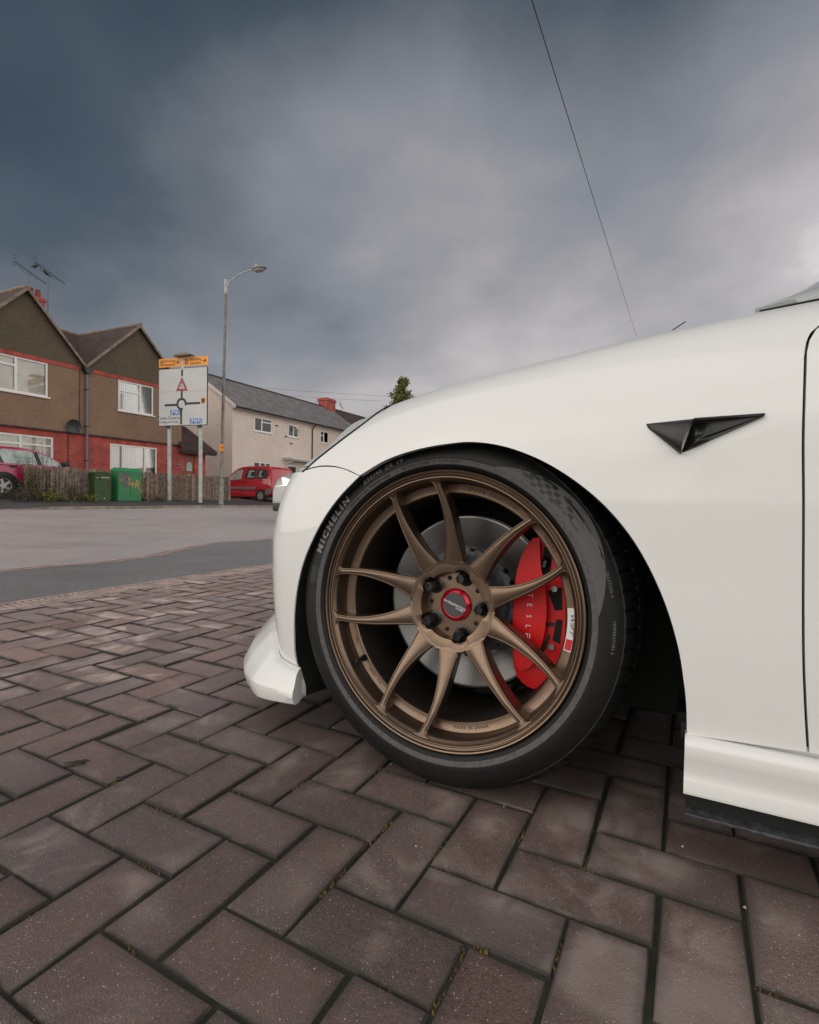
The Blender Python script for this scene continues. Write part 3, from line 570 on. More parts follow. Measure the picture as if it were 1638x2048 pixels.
# ================================================================== ground, road, driveway
A_ST, A_H, A_F = .485, .445, .46
def fr(a): return Vector((math.sin(a), math.cos(a), 0)), Vector((-math.cos(a), math.sin(a), 0))
def ST(s_, T_, z=0, a=A_ST):
    U, T = fr(a); return U * s_ + T * T_ + Vector((0, 0, z))
def ground_mat(name, c1, c2, c3, speck, sc, rough, rv, bump, wet=None, big=1.2, hue=None):
    """aggregate surface: two tones, coarse blotches, fine stones"""
    m = bpy.data.materials.new(name); m.use_nodes = True; t = m.node_tree; n = t.nodes; l = t.links; p = n['Principled BSDF']
    g = n.new('ShaderNodeNewGeometry')
    def nz(scale, det=4, rg=.6, dist=0):
        q = n.new('ShaderNodeTexNoise'); q.inputs['Scale'].default_value = scale; q.inputs['Detail'].default_value = det; q.inputs['Roughness'].default_value = rg; q.inputs['Distortion'].default_value = dist; l.new(g.outputs['Position'], q.inputs['Vector']); return q.outputs['Fac']
    def mr(v, a, b, c=0, d=1):
        q = n.new('ShaderNodeMapRange'); q.inputs['From Min'].default_value = a; q.inputs['From Max'].default_value = b; q.inputs['To Min'].default_value = c; q.inputs['To Max'].default_value = d; l.new(v, q.inputs['Value']); return q.outputs[0]
    def mix(f, a, b):
        q = n.new('ShaderNodeMix'); q.data_type = 'RGBA'; l.new(f, q.inputs[0])
        for i, v in ((6, a), (7, b)):
            if isinstance(v, tuple): q.inputs[i].default_value = (*v, 1)
            else: l.new(v, q.inputs[i])
        return q.outputs[2]
    def mul(a, b):
        q = n.new('ShaderNodeMath'); q.operation = 'MULTIPLY'
        for i, v in enumerate((a, b)):
            if isinstance(v, (int, float)): q.inputs[i].default_value = v
            else: l.new(v, q.inputs[i])
        return q.outputs[0]
    col = mix(mr(nz(big, 5, .6, .5), .38, .62), c1, c2)
    col = mix(mr(nz(sc * .35, 3, .7), .42, .62, 0, .55), col, c3)
    vo = n.new('ShaderNodeTexVoronoi'); vo.inputs['Scale'].default_value = sc; l.new(g.outputs['Position'], vo.inputs['Vector'])
    sv = n.new('ShaderNodeSeparateColor'); l.new(vo.outputs['Color'], sv.inputs[0])
    for k, (ch, th, cc) in enumerate(speck):
        f = mul(mr(sv.outputs[ch], th, th + .01), mr(vo.outputs['Distance'], .42, .26)); col = mix(f, col, cc)
    l.new(col, p.inputs['Base Color'])
    rg = mr(nz(big * 1.9, 4), .36, .62, rough - rv, rough + rv); l.new(rg, p.inputs['Roughness'])
    bn = n.new('ShaderNodeBump'); bn.inputs['Strength'].default_value = bump; bn.inputs['Distance'].default_value = .0015
    ad = n.new('ShaderNodeMath'); ad.operation = 'ADD'; l.new(vo.outputs['Distance'], ad.inputs[0]); l.new(nz(sc * .5, 4), ad.inputs[1]); l.new(ad.outputs[0], bn.inputs['Height']); l.new(bn.outputs[0], p.inputs['Normal'])
    return m, n, l, col, mix, mr, nz, mul, p, g
M['road'] = ground_mat('road_asphalt', (.42, .372, .368), (.355, .320, .318), (.50, .445, .435), [(0, .80, (.30, .28, .27)), (1, .86, (.06, .06, .06))], 95, .46, .12, .35, big=.55)[0]
M['footway'] = ground_mat('footway_asphalt', (.175, .172, .180), (.215, .209, .213), (.135, .134, .140), [(0, .84, (.20, .19, .19)), (1, .86, (.02, .02, .02))], 110, .42, .12, .45, big=1.1)[0]
M['pave_far'] = mat('far_footway', (.060, .058, .060), .6, var=.3, vscale=1.5, bump=.3, bscale=60)
M['kerb'] = mat('kerb_concrete', (.24, .195, .165), .8, var=.3, vscale=5, bump=.4, bscale=70, rand=.18)
M['soil'] = mat('garden_ground', (.10, .09, .075), .9, var=.4, vscale=2, bump=.6, bscale=20)
M['bed'] = mat('joint_sand', (.035, .032, .022), .95, var=.6, vscale=14, bump=.9, bscale=260, col2=(.014, .014, .009))
M['turf'] = mat('distant_ground', (.07, .085, .045), .95, var=.35, vscale=.3)
gnd = MB().box(-1500, 1500, -1500, 1500, -.5, -.06).build('ground', M['turf'], smooth=False); tag(gnd, kind='structure')
def sheet(name, poly, z, m, drop=.06):
    mb = MB(); n = len(poly); V = [ST(a, b, z) for a, b in poly] + [ST(a, b, z - drop) for a, b in poly]
    mb.add(V, [tuple(range(n))] + [(i, (i + 1) % n, n + (i + 1) % n, n + i) for i in range(n)]); return tag(mb.build(name, m, smooth=False), kind='structure')
edge = [(-30, 4.3), (-6, 4.2), (0, 4.12), (1.2, 4.11), (1.88, 4.10), (2.22, 4.07), (2.56, 4.01), (3.0, 4.07), (3.35, 4.25), (3.67, 4.40), (4.0, 4.55), (4.33, 4.65), (4.7, 4.60), (4.99, 4.56), (7, 4.5), (12, 4.45), (60, 4.4)]
edge = [tuple(p) for p in cat(edge, 4)]
edge = [(a, b + .012 * math.sin(a * 9.1) + .008 * math.sin(a * 23)) for a, b in edge]
sheet('road', [(-30, 3.9), (90, 3.9), (90, 17.12), (-30, 17.12)], -.014, M['road'])
sheet('footway', edge[::-1] + [(-30, 2.90), (60, 2.90)], -.005, M['footway'], .03)
ln_ = MB().grid([[ST(a, b + o, -.0085) for (a, b) in edge[8:-8]] for o in (-.02, .075)])
tag(ln_.build('footway_edging', mat('edging_stain', (.42, .25, .20), .75, var=.45, vscale=20), smooth=False), kind='structure')
ck_ = MB().grid([[ST(a, b + .072 + o * (.4 + .6 * abs(math.sin(a * 5.3))), -.0095) for (a, b) in edge[8:-8]] for o in (0, .035)])
tag(ck_.build('footway_edge_crack', M['bed'], smooth=False), kind='structure')
# --- brick driveway: 90 degree herringbone
PU = .10097; U_, T_ = fr(A_ST); O_ = Vector((-.59311, .87365, 0)); V_ = -T_
drv = sheet('driveway', [(-2.2, -2.6), (6.6, -2.6), (6.6, 2.715), (-2.2, 2.715)], -.0042, M['bed'], .05)
def gpt(px, py, z=0):
    x = (px - 819) / F_PX; y = (1024 - py) / F_PX; d = fwd + rt * x + up * y; t = (z - CAM_H) / d.z; return Vector((0, 0, CAM_H)) + d * t
bm_, n, l, col, mix, mr, nz, mul, p, g = ground_mat('paver', (.165, .113, .100), (.134, .094, .085), (.188, .128, .112), [(0, .78, (.30, .235, .21)), (1, .87, (.40, .13, .10)), (2, .86, (.050, .043, .042)), (0, .965, (.58, .52, .47))], 400, .56, .12, .32, big=2.2)
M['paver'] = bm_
oi = n.new('ShaderNodeObjectInfo'); ri = n.new('ShaderNodeNewGeometry'); ad = n.new('ShaderNodeMath'); ad.operation = 'ADD'; l.new(oi.outputs['Random'], ad.inputs[0]); l.new(ri.outputs['Random Per Island'], ad.inputs[1])
frc = n.new('ShaderNodeMath'); frc.operation = 'FRACT'; l.new(ad.outputs[0], frc.inputs[0])
h1 = n.new('ShaderNodeHueSaturation'); l.new(col, h1.inputs['Color']); l.new(mr(frc.outputs[0], 0, 1, .86, 1.14), h1.inputs['Value'])
sq = n.new('ShaderNodeMath'); sq.operation = 'MULTIPLY'; l.new(frc.outputs[0], sq.inputs[0]); sq.inputs[1].default_value = 7.3
fr2 = n.new('ShaderNodeMath'); fr2.operation = 'FRACT'; l.new(sq.outputs[0], fr2.inputs[0])
l.new(mr(fr2.outputs[0], 0, 1, .82, 1.10), h1.inputs['Saturation'])
slate = mix(mul(mr(fr2.outputs[0], .80, .86), .40), h1.outputs[0], (.135, .125, .135))       # a few bluish pavers
dry = mr(nz(5.5, 3, .55, 1.2), .50, .66); dry2 = mr(nz(1.3, 2), .42, .54)
dd = mul(dry, dry2)
acc = None                                                             # dried-off pale patches round the wheel and below the sill
for (px, py, rad) in ((985, 1655, .050), (1120, 1645, .062), (1262, 1768, .060), (1030, 1795, .070), (1280, 1712, .050), (1395, 1885, .055), (1550, 1845, .050), (1440, 1650, .060), (1330, 1735, .055), (900, 1590, .045), (490, 1478, .060), (700, 1545, .045), (330, 1445, .05), (425, 1440, .045), (1230, 1600, .05), (1180, 1730, .045)):
    ds = n.new('ShaderNodeVectorMath'); ds.operation = 'DISTANCE'; l.new(g.outputs['Position'], ds.inputs[0]); ds.inputs[1].default_value = gpt(px, py)
    v_ = mr(ds.outputs['Value'], rad, rad * .25)
    if acc is None: acc = v_
    else: mxn = n.new('ShaderNodeMath'); mxn.operation = 'MAXIMUM'; l.new(acc, mxn.inputs[0]); l.new(v_, mxn.inputs[1]); acc = mxn.outputs[0]
spots = mul(acc, mr(nz(16, 4, .6, .8), .38, .60, .25, 1))
mxd = n.new('ShaderNodeMath'); mxd.operation = 'MAXIMUM'; l.new(dd, mxd.inputs[0]); l.new(spots, mxd.inputs[1]); dd = mxd.outputs[0]
colb = mix(mul(dd, .72), slate, (.36, .288, .262))
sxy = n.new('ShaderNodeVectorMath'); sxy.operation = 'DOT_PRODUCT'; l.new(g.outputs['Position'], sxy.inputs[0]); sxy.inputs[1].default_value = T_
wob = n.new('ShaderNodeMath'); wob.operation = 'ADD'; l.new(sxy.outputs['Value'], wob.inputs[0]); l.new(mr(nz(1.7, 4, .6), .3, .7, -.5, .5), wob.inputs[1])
falloff = mr(wob.outputs[0], .75, 1.9)                                       # paler towards the road, darker by the camera: light falloff painted into colour
hd2 = n.new('ShaderNodeHueSaturation'); l.new(colb, hd2.inputs['Color']); l.new(mr(falloff, 0, 1, .86, 1.95), hd2.inputs['Value']); colb = hd2.outputs[0]
grime = mr(nz(3.1, 5, .65, .6), .54, .74, 0, .45); colb = mix(grime, colb, (.052, .043, .040))
ea = n.new('ShaderNodeAttribute'); ea.attribute_name = 'edge'; ep = n.new('ShaderNodeMath'); ep.operation = 'POWER'; l.new(ea.outputs['Fac'], ep.inputs[0]); ep.inputs[1].default_value = 1.5
em = n.new('ShaderNodeMath'); em.operation = 'MINIMUM'; em.inputs[1].default_value = 1; l.new(mul(ep.outputs[0], mr(nz(7, 4, .6, .5), .35, .65, .25, .85)), em.inputs[0])
colb = mix(em.outputs[0], colb, (.040, .034, .028))      # dirt and damp creeping in from the joints
l.new(colb, p.inputs['Base Color'])
rr_ = n.new('ShaderNodeMath'); rr_.operation = 'ADD'; rr_.use_clamp = True; l.new(mr(nz(4.0, 4), .36, .62, .30, .50), rr_.inputs[0]); rr2 = n.new('ShaderNodeMath'); rr2.operation = 'MAXIMUM'; l.new(mul(dd, .3), rr2.inputs[0]); l.new(mul(em.outputs[0], .5), rr2.inputs[1]); l.new(rr2.outputs[0], rr_.inputs[1]); l.new(rr_.outputs[0], p.inputs['Roughness'])
p.inputs['Specular IOR Level'].default_value = .6
def brick_geo(lx, ly):
    """a chamfered block, top at z=0, long axis x"""
    V = []
    for ins, z in ((.0, -.045), (0, -.0032), (.0014, -.0008), (.0034, -.0001), (.019, 0)):
        a, b = lx / 2 - ins, ly / 2 - ins
        V += [(-a, -b, z), (a, -b, z), (a, b, z), (-a, b, z)]
    f = [(16, 17, 18, 19)]
    for q in range(4): f += [(q * 4 + i, q * 4 + (i + 1) % 4, q * 4 + 4 + (i + 1) % 4, q * 4 + 4 + i) for i in range(4)]
    return V, f
def edge_attr(me):
    at_ = me.attributes.new('edge', 'FLOAT', 'POINT'); at_.data.foreach_set('value', [0.0 if i % 20 >= 16 else (.9 if i % 20 >= 12 else 1.5) for i in range(len(me.vertices))])
GAP = .0050
bv_, bf_ = brick_geo(2 * PU - GAP, PU - GAP)
def projpx(P):
    v = Vector(P) - Vector((0, 0, CAM_H)); d = v.dot(fwd)
    if d < .05: return None
    return 819 + F_PX * v.dot(rt) / d, 1024 - F_PX * v.dot(up) / d, d
WC = Vector((.05956, .9774, 0)); FC = Vector((-math.cos(CAR_PHI), math.sin(CAR_PHI), 0)); NC = Vector((-math.sin(CAR_PHI), -math.cos(CAR_PHI), 0))
cand = []
for u in range(-29, 60):
    for v in range(-19, 36):
        d = (u - v) % 4
        if d == 0: cu, cv, rot = u + 1, v + .5, 0
        elif d == 3: cu, cv, rot = u + .5, v + 1, 1
        else: continue
        c_ = O_ + U_ * (cu * PU) + V_ * (cv * PU); tt = c_.dot(T_); half = PU * (1 if rot else .5)
        if tt - half > 2.70 or tt - half < -2.5: continue
        clip = max(0, tt + half - 2.708)
        pp = projpx(c_); area = 0
        if pp and -60 < pp[0] < 1700 and pp[1] < 2150:
            loc = c_ - WC; hid = (loc.dot(NC) < -.30 and -3.6 < loc.dot(FC) < .62) or (loc.dot(FC) < -.45 and loc.dot(NC) < -.14)
            # behind the front corner of the car as seen from the camera
            area = 0 if hid or (pp[0] > 560 and pp[1] < 1380) else (.0204 * CAM_H / pp[2] ** 3) * (1 if 0 < pp[0] < 1638 and pp[1] < 2048 else .4)
        cand.append((area, c_, rot, clip))
cand.sort(key=lambda q: -q[0])
rest = MB(); bme = None; rz0 = math.atan2(U_.y, U_.x)
for i, (area, c_, rot, clip) in enumerate(cand):
    rz = rz0 + (PI / 2 if rot else 0) + random.gauss(0, .006); dz = random.gauss(0, .0011); tx, ty_ = random.gauss(0, .005), random.gauss(0, .005)
    mtx = Matrix.Translation(c_ + Vector((random.gauss(0, .0009), random.gauss(0, .0009), dz))) @ Matrix.Rotation(rz, 4, 'Z') @ Matrix.Rotation(tx, 4, 'X') @ Matrix.Rotation(ty_, 4, 'Y')
    scl = Matrix.Diagonal((random.uniform(.990, 1.004), random.uniform(.978, 1.006), 1, 1))
    if i < 300 and clip <= 0:
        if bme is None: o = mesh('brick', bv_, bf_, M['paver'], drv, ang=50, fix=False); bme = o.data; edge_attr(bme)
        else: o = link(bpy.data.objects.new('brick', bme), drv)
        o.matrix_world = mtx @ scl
    else:
        V = [mtx @ scl @ Vector(q) for q in bv_]
        if clip > 0: V = [q - T_ * max(0, q.dot(T_) - 2.710) for q in V]
        rest.add(V, bf_)
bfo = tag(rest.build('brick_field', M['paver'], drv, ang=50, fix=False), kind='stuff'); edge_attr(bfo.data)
# --- moss, grit in the joints
def joint_pt():
    while True:
        u, v = random.randint(-12, 26), random.randint(-14, 12)
        if random.random() < .5: P = O_ + U_ * ((u + random.random()) * PU) + V_ * (v * PU)
        else: P = O_ + U_ * (u * PU) + V_ * ((v + random.random()) * PU)
        a, b_ = (P - O_).dot(U_) / PU, (P - O_).dot(V_) / PU
        ci, cj = math.floor(a), math.floor(b_)
        on_u = abs(b_ - round(b_)) < 1e-3
        if on_u:   # joint runs along u between cell rows: skip when a B paver spans it
            j = round(b_); d = (ci - (j - 1)) % 4
            if d == 3: continue
        else:
            i_ = round(a); d = ((i_ - 1) - cj) % 4
            if d == 0: continue
        return P, on_u
ms = MB(); gr = MB()
for k in range(420):
    P, on_u = joint_pt(); ax = U_ if on_u else V_
    for q in range(random.randint(3, 16)):
        c_ = P + ax * random.gauss(0, .012) + Vector((random.gauss(0, .0014), random.gauss(0, .0014), 0)); r = random.uniform(.0012, .0032); h = random.uniform(.003, .0075)
        V = [c_ + Vector((r * math.cos(a), r * math.sin(a), -.006)) for a in (0, 1.26, 2.5, 3.77, 5.03)] + [c_ + Vector((random.gauss(0, .001), random.gauss(0, .001), h - .005))]
        ms.add(V, [(i, (i + 1) % 5, 5) for i in range(5)])
mo = ms.build('moss', mat('moss', (.17, .13, .018), .9, var=.5, vscale=25, col2=(.075, .035, .012)), ang=80); tag(mo, 'yellow and rusty moss tufts growing in the joints of the brick driveway', 'moss', kind='stuff')
for k in range(420):
    P = O_ + U_ * random.uniform(-1.4, 3.2) + V_ * random.uniform(-1.7, 1.3); r = abs(random.gauss(.0010, .0009)) + .0006
    V = [P + Vector((r * random.uniform(.6, 1.4) * math.cos(a), r * random.uniform(.6, 1.4) * math.sin(a), 0)) for a in (0, 1.57, 3.1, 4.7)] + [P + Vector((0, 0, r * 1.1))]
    gr.add(V, [(i, (i + 1) % 4, 4) for i in range(4)])
go = gr.build('grit', mat('grit', (.30, .24, .20), .8, var=.6, vscale=40), ang=20); tag(go, 'loose specks of grit scattered over the brick driveway', 'grit', kind='stuff')
# dirt clods
def lump(name, c_, r, m, seed, sq=(1, 1, .6)):
    rg = random.Random(seed); bm = bmesh.new(); bmesh.ops.create_icosphere(bm, subdivisions=2, radius=1)
    V = []
    for v in bm.verts:
        k = r * (1 + rg.uniform(-.32, .32)); V.append((v.co.x * k * sq[0], v.co.y * k * sq[1], max(-.3 * r, v.co.z * k * sq[2])))
    f = [tuple(q.index for q in fa.verts) for fa in bm.faces]; bm.free(); o = mesh(name, V, f, m, ang=70); o.location = c_; return o
M['clod'] = mat('wet_soil', (.030, .024, .020), .75, bump=.6, bscale=300)
for i, (px, py, r, lb) in enumerate(((148, 1529, .013, 'larger dark wet soil clod on the brick driveway, left of the front lip'), (170, 1523, .006, 'small round dark soil clod just right of the larger clod'), (238, 1557, .005, 'tiny dark soil crumb in the brick joint below the larger clod'))):
    tag(lump('soil_clod', gpt(px, py), r, M['clod'], i, (1.5, .9, .55)), lb, 'soil clod', 'soil clods on the driveway')
# --- channel drain
dr = empty('channel_drain', ST(0, 2.81), rz0); tag(dr, 'long slotted channel drain between brick driveway and dark asphalt footway', 'drain')
M['drain'] = mat('drain_plastic', (.36, .275, .245), .75, var=.3, vscale=9, bump=.3, bscale=200)
MB().box(-2.2, 6.6, -.098, -.066, -.06, .0005).build('rail', M['drain'], dr, smooth=False); MB().box(-2.2, 6.6, .060, .093, -.06, .0005).build('rail', M['drain'], dr, smooth=False)
MB().box(-2.2, 6.6, -.066, .060, -.06, -.045).build('channel_floor', M['liner'], dr, smooth=False)
bp = None
for k in range(190):
    if bp is None: bp = MB().box(-.0085, .0085, -.067, .061, -.022, -.0008).build('grate_bar', M['drain'], dr, smooth=False, bevel=.002); o = bp
    else: o = link(bpy.data.objects.new('grate_bar', bp.data), dr)
    o.location = (.2 + .034 * k, 0, 0)
MB().box(-2.2, 6.6, -.1035, -.099, -.05, -.003).build('edge_joint', M['bed'], dr, smooth=False)
# --- far kerb, pavement, gardens
def pz(s_, T_):
    k = min(1, max(0, (s_ - 8.4) / 1.0)); k0 = .012 + .060 * k; return k0 + (.22 - k0) * min(1, max(0, (T_ - 17.2) / 2.2))
PV = [[ST(a, b, pz(a, b)) for b in (17.235, 17.6, 18.2, 18.8, 19.45)] for a in np.r_[np.linspace(-30, 7.5, 10), np.linspace(8, 10, 9), np.linspace(11, 60, 25)]]
tag(MB().grid(PV).build('pavement', M['pave_far']), kind='structure')
U_h, T_h = fr(A_H)
gd = MB().grid([[ST(a, b, z) for b, z in ((19.44, .215), (19.9, .26), (21, .32), (30, .36), (60, .4))] for a in np.linspace(-30, 90, 30)]); tag(gd.build('front_gardens', M['soil']), kind='structure')
kn = 0
for k in range(-8, 44):
    a0 = k * .915 + .2; a1 = a0 + .905; t0, t1 = pz(a0 + .01, 17.2), pz(a1 - .01, 17.2)
    j = random.gauss(0, .004); mb = MB(); V = []
    for a, tp in ((a0, t0), (a1, t1)):
        V += [ST(a, 17.10 + j, -.1), ST(a, 17.10 + j, tp - .012), ST(a, 17.112 + j, tp + .003), ST(a, 17.235, tp + .003), ST(a, 17.235, -.1)]
    mb.add(V, [(i, i + 1, i + 6, i + 5) for i in range(4)] + [(0, 4, 3, 2, 1), (5, 6, 7, 8, 9)])
    if k == -8: kroot = tag(empty('kerb', ST(8, 17.1)), 'row of worn concrete kerb stones along the far side of the road', 'kerb')
    o = mb.build('kerb_stone', M['kerb'], None, smooth=False); o.parent = kroot; o.matrix_parent_inverse = Matrix.Translation(-ST(8, 17.1))
# ================================================================== buildings
def at(px, py, D, a=A_H):
    """where the line of sight through a point of the photograph meets the upright plane at distance D (street frame a): (s, z)"""
    U, T = fr(a); d = fwd + rt * ((px - 819) / F_PX) + up * ((1024 - py) / F_PX); t = D / d.dot(T); return d.dot(U) * t, CAM_H + d.z * t
def brick_mat(name, c1, c2, mortar, scale, rough=.85, offs=.5, bw=.5, rh=.25, msize=.02, bump=.4):
    m = mat(name, c1, rough); t = m.node_tree; n = t.nodes; l = t.links; p = n['Principled BSDF']
    tc = n.new('ShaderNodeTexCoord'); sp = n.new('ShaderNodeSeparateXYZ'); l.new(tc.outputs['Object'], sp.inputs[0]); ad = n.new('ShaderNodeMath'); l.new(sp.outputs[0], ad.inputs[0]); l.new(sp.outputs[1], ad.inputs[1])
    cb = n.new('ShaderNodeCombineXYZ'); l.new(ad.outputs[0], cb.inputs[0]); l.new(sp.outputs[2], cb.inputs[1])
    b = n.new('ShaderNodeTexBrick'); l.new(cb.outputs[0], b.inputs['Vector']); b.inputs['Color1'].default_value = (*c1, 1); b.inputs['Color2'].default_value = (*c2, 1); b.inputs['Mortar'].default_value = (*mortar, 1)
    b.inputs['Scale'].default_value = scale; b.inputs['Mortar Size'].default_value = msize; b.inputs['Brick Width'].default_value = bw; b.inputs['Row Height'].default_value = rh; b.offset = offs; b.inputs['Bias'].default_value = -.1
    ns = n.new('ShaderNodeTexNoise'); ns.inputs['Scale'].default_value = 2.2; ns.inputs['Detail'].default_value = 5; l.new(tc.outputs['Object'], ns.inputs['Vector'])
    mx = n.new('ShaderNodeMix'); mx.data_type = 'RGBA'; mx.blend_type = 'MULTIPLY'; mx.inputs[0].default_value = 1; l.new(b.outputs['Color'], mx.inputs[6])
    mr = n.new('ShaderNodeMapRange'); mr.inputs['From Min'].default_value = .3; mr.inputs['From Max'].default_value = .7; mr.inputs['To Min'].default_value = .62; mr.inputs['To Max'].default_value = 1.15; l.new(ns.outputs['Fac'], mr.inputs['Value'])
    l.new(mr.outputs[0], mx.inputs[7]); l.new(mx.outputs[2], p.inputs['Base Color'])
    bn = n.new('ShaderNodeBump'); bn.inputs['Strength'].default_value = bump; bn.inputs['Distance'].default_value = .02; bn.invert = True; l.new(b.outputs['Fac'], bn.inputs['Height']); l.new(bn.outputs[0], p.inputs['Normal'])
    return m
def stain_mat(name, c1, c2, c3, zs, rough=.9, bscale=45, fine=38):
    """pebbledash: fine stones, with weather stains"""
    m = ground_mat(name, c1, c2, c3, [(0, .72, tuple(x * 1.45 for x in c1)), (1, .76, tuple(x * .45 for x in c1))], fine, rough, .04, .9, big=.8)[0]; return m
M['dash'] = stain_mat('brown_pebbledash', (.235, .150, .100), (.190, .120, .080), (.285, .180, .122), 0)
M['dash_gable'] = stain_mat('weathered_pebbledash', (.098, .074, .048), (.074, .058, .039), (.128, .096, .063), 0)
M['dash_pale'] = stain_mat('pale_pebbledash', (.68, .56, .50), (.61, .50, .44), (.74, .63, .57), 0, fine=30)
M['redbrick'] = brick_mat('red_brick', (.47, .062, .042), (.36, .050, .036), (.33, .17, .14), 2.2, msize=.018, bw=.5, rh=.165)
M['soldier'] = brick_mat('soldier_course', (.52, .052, .034), (.40, .044, .030), (.30, .15, .12), 2.2, offs=0, bw=.165, rh=2.0)
M['tiles'] = brick_mat('brown_roof_tile', (.115, .062, .050), (.070, .046, .042), (.014, .012, .011), 2.6, msize=.035, bw=.42, rh=.27, bump=1)
M['slate'] = brick_mat('grey_slate', (.22, .20, .20), (.185, .172, .178), (.050, .048, .050), 2.2, msize=.012, bw=.55, rh=.40, bump=.6)
M['upvc'] = mat('white_upvc', (.74, .73, .70), .35)
M['trim_white'] = mat('painted_trim', (.66, .60, .55), .6, var=.1)
M['trim_dark'] = mat('dark_ledge', (.030, .030, .022), .8, var=.4, vscale=3)
M['verge'] = mat('verge_mortar', (.22, .165, .13), .85, var=.3, vscale=4)
M['pane'] = mat('window_pane', (.30, .31, .30), .06, coat=1, spec=.7, var=.18, vscale=1.4)
M['pane_dark'] = mat('window_pane_dark', (.10, .11, .115), .05, coat=1, spec=.8, var=.5, vscale=3)
M['blind'] = mat('vertical_blind', (.78, .78, .75), .8)
M['pipe'] = mat('grey_pipe', (.17, .15, .165), .5); M['pipe_b'] = mat('black_pipe', (.015, .016, .016), .45)
M['wood_door'] = mat('brown_door', (.20, .055, .020), .5, var=.25, vscale=6)
class House:
    def __init__(s_, name, s0, D, z0, label, a=A_H):
        U, T = fr(a); s_.o = U * s0 + T * D + Vector((0, 0, z0)); s_.s0, s_.D, s_.z0 = s0, D, z0; s_.root = tag(empty(name, s_.o, PI / 2 - a), label, 'house')
    def L(s_, P): return [(x - s_.s0, y - s_.D, z - s_.z0) for x, y, z in P]
    def part(s_, mb, name, m, parent=None, **k): mb.v = s_.L(mb.v); return mb.build(name, m, parent or s_.root, **k)
def wall_grid(mb, x0, x1, z0, z1, y, holes, dep=.09):
    xs = sorted({x0, x1, *[h[0] for h in holes], *[h[1] for h in holes]}); zs = sorted({z0, z1, *[max(z0, min(z1, v)) for h in holes for v in h[2:]]})
    xs = [v for v in xs if x0 <= v <= x1]
    for a, b in zip(xs, xs[1:]):
        for c, d in zip(zs, zs[1:]):
            if any(h[0] <= (a + b) / 2 <= h[1] and h[2] <= (c + d) / 2 <= h[3] for h in holes): continue
            mb.add([(a, y, c), (b, y, c), (b, y, d), (a, y, d)], [(0, 1, 2, 3)])
    for h in holes:
        a, b, c, d = h[0], h[1], max(z0, h[2]), min(z1, h[3])
        if d <= c: continue
        mb.add([(a, y, c), (a, y + dep, c), (a, y + dep, d), (a, y, d)], [(0, 1, 2, 3)]); mb.add([(b, y, c), (b, y + dep, c), (b, y + dep, d), (b, y, d)], [(0, 1, 2, 3)])
        if h[3] <= z1: mb.add([(a, y, d), (b, y, d), (b, y + dep, d), (a, y + dep, d)], [(0, 1, 2, 3)])
        if h[2] >= z0: mb.add([(a, y, c), (b, y, c), (b, y + dep, c), (a, y + dep, c)], [(0, 1, 2, 3)])
def window(H, x0, x1, z0, z1, y, mull=(), trans=(), fw=.07, sill=True, pane='pane', blind=0, label=None, open_vent=None):
    """mull: fractions of width; trans: (light index, fraction from the bottom). Frame stands in the reveal, a pane per light"""
    yf = y + .02; yb = y + .085; mb = MB()
    for (a, b, c, d) in ((x0, x1, z1 - fw, z1), (x0, x1, z0, z0 + fw)): mb.box(a, b, yf, yb, c, d)
    for (a, b) in ((x0, x0 + fw), (x1 - fw, x1)): mb.box(a, b, yf + .001, yb, z0 + fw, z1 - fw)
    ms = [x0 + (x1 - x0) * m for m in mull]
    for m in ms: mb.box(m - fw * .6, m + fw * .6, yf - .004, yb, z0 + fw, z1 - fw)
    ed = [x0 + fw] + [v for m in ms for v in (m - fw * .6, m + fw * .6)] + [x1 - fw]; lights = []
    for i in range(len(ms) + 1):
        a, b = ed[2 * i], ed[2 * i + 1]; cuts = [z0 + fw]
        for (li, fz) in trans:
            if li == i: zt_ = z0 + (z1 - z0) * fz; mb.box(a, b, yf - .002, yb, zt_ - fw * .5, zt_ + fw * .5); cuts += [zt_ - fw * .5, zt_ + fw * .5]
        cuts.append(z1 - fw); lights += [(a, b, cuts[2 * k], cuts[2 * k + 1]) for k in range(len(cuts) // 2)]
    w_ = H.part(mb, 'window', M['upvc'], smooth=False)
    if sill: H.part(MB().box(x0 - .06, x1 + .06, y - .07, y + .02, z0 - .055, z0 - .001), 'sill', M['upvc'], w_, smooth=False)
    for (a, b, c, d) in lights:
        mb = MB().box(a, b, yb - .03, yb - .024, c, d); H.part(mb, 'pane', M['glassy'], w_, smooth=False)
        if blind:
            n_ = max(2, int((b - a) / .09)); mb = MB()
            for k in range(n_):
                u = a + (b - a) * (k + .5) / n_; hw = (b - a) / n_ * .52
                mb.add([(u - hw, yb + .035, c), (u + hw, yb + .06, c), (u + hw, yb + .06, d), (u - hw, yb + .035, d)], [(0, 1, 2, 3)])
            H.part(mb, 'blind', M['blind'], w_, smooth=False)
        else:
            H.part(MB().add([(a, yb + .04, c), (b, yb + .04, c), (b, yb + .04, d), (a, yb + .04, d)], [(0, 1, 2, 3)]), 'curtain', M[pane], w_, smooth=False)
    return w_
gm = bpy.data.materials.new('clear_pane'); gm.use_nodes = True; gn = gm.node_tree.nodes; gl_ = gm.node_tree.links; gn.remove(gn['Principled BSDF'])
g1_ = gn.new('ShaderNodeBsdfTransparent'); g2_ = gn.new('ShaderNodeBsdfGlossy'); g2_.inputs['Roughness'].default_value = .03; gx_ = gn.new('ShaderNodeMixShader'); gf_ = gn.new('ShaderNodeFresnel'); gf_.inputs[0].default_value = 1.6
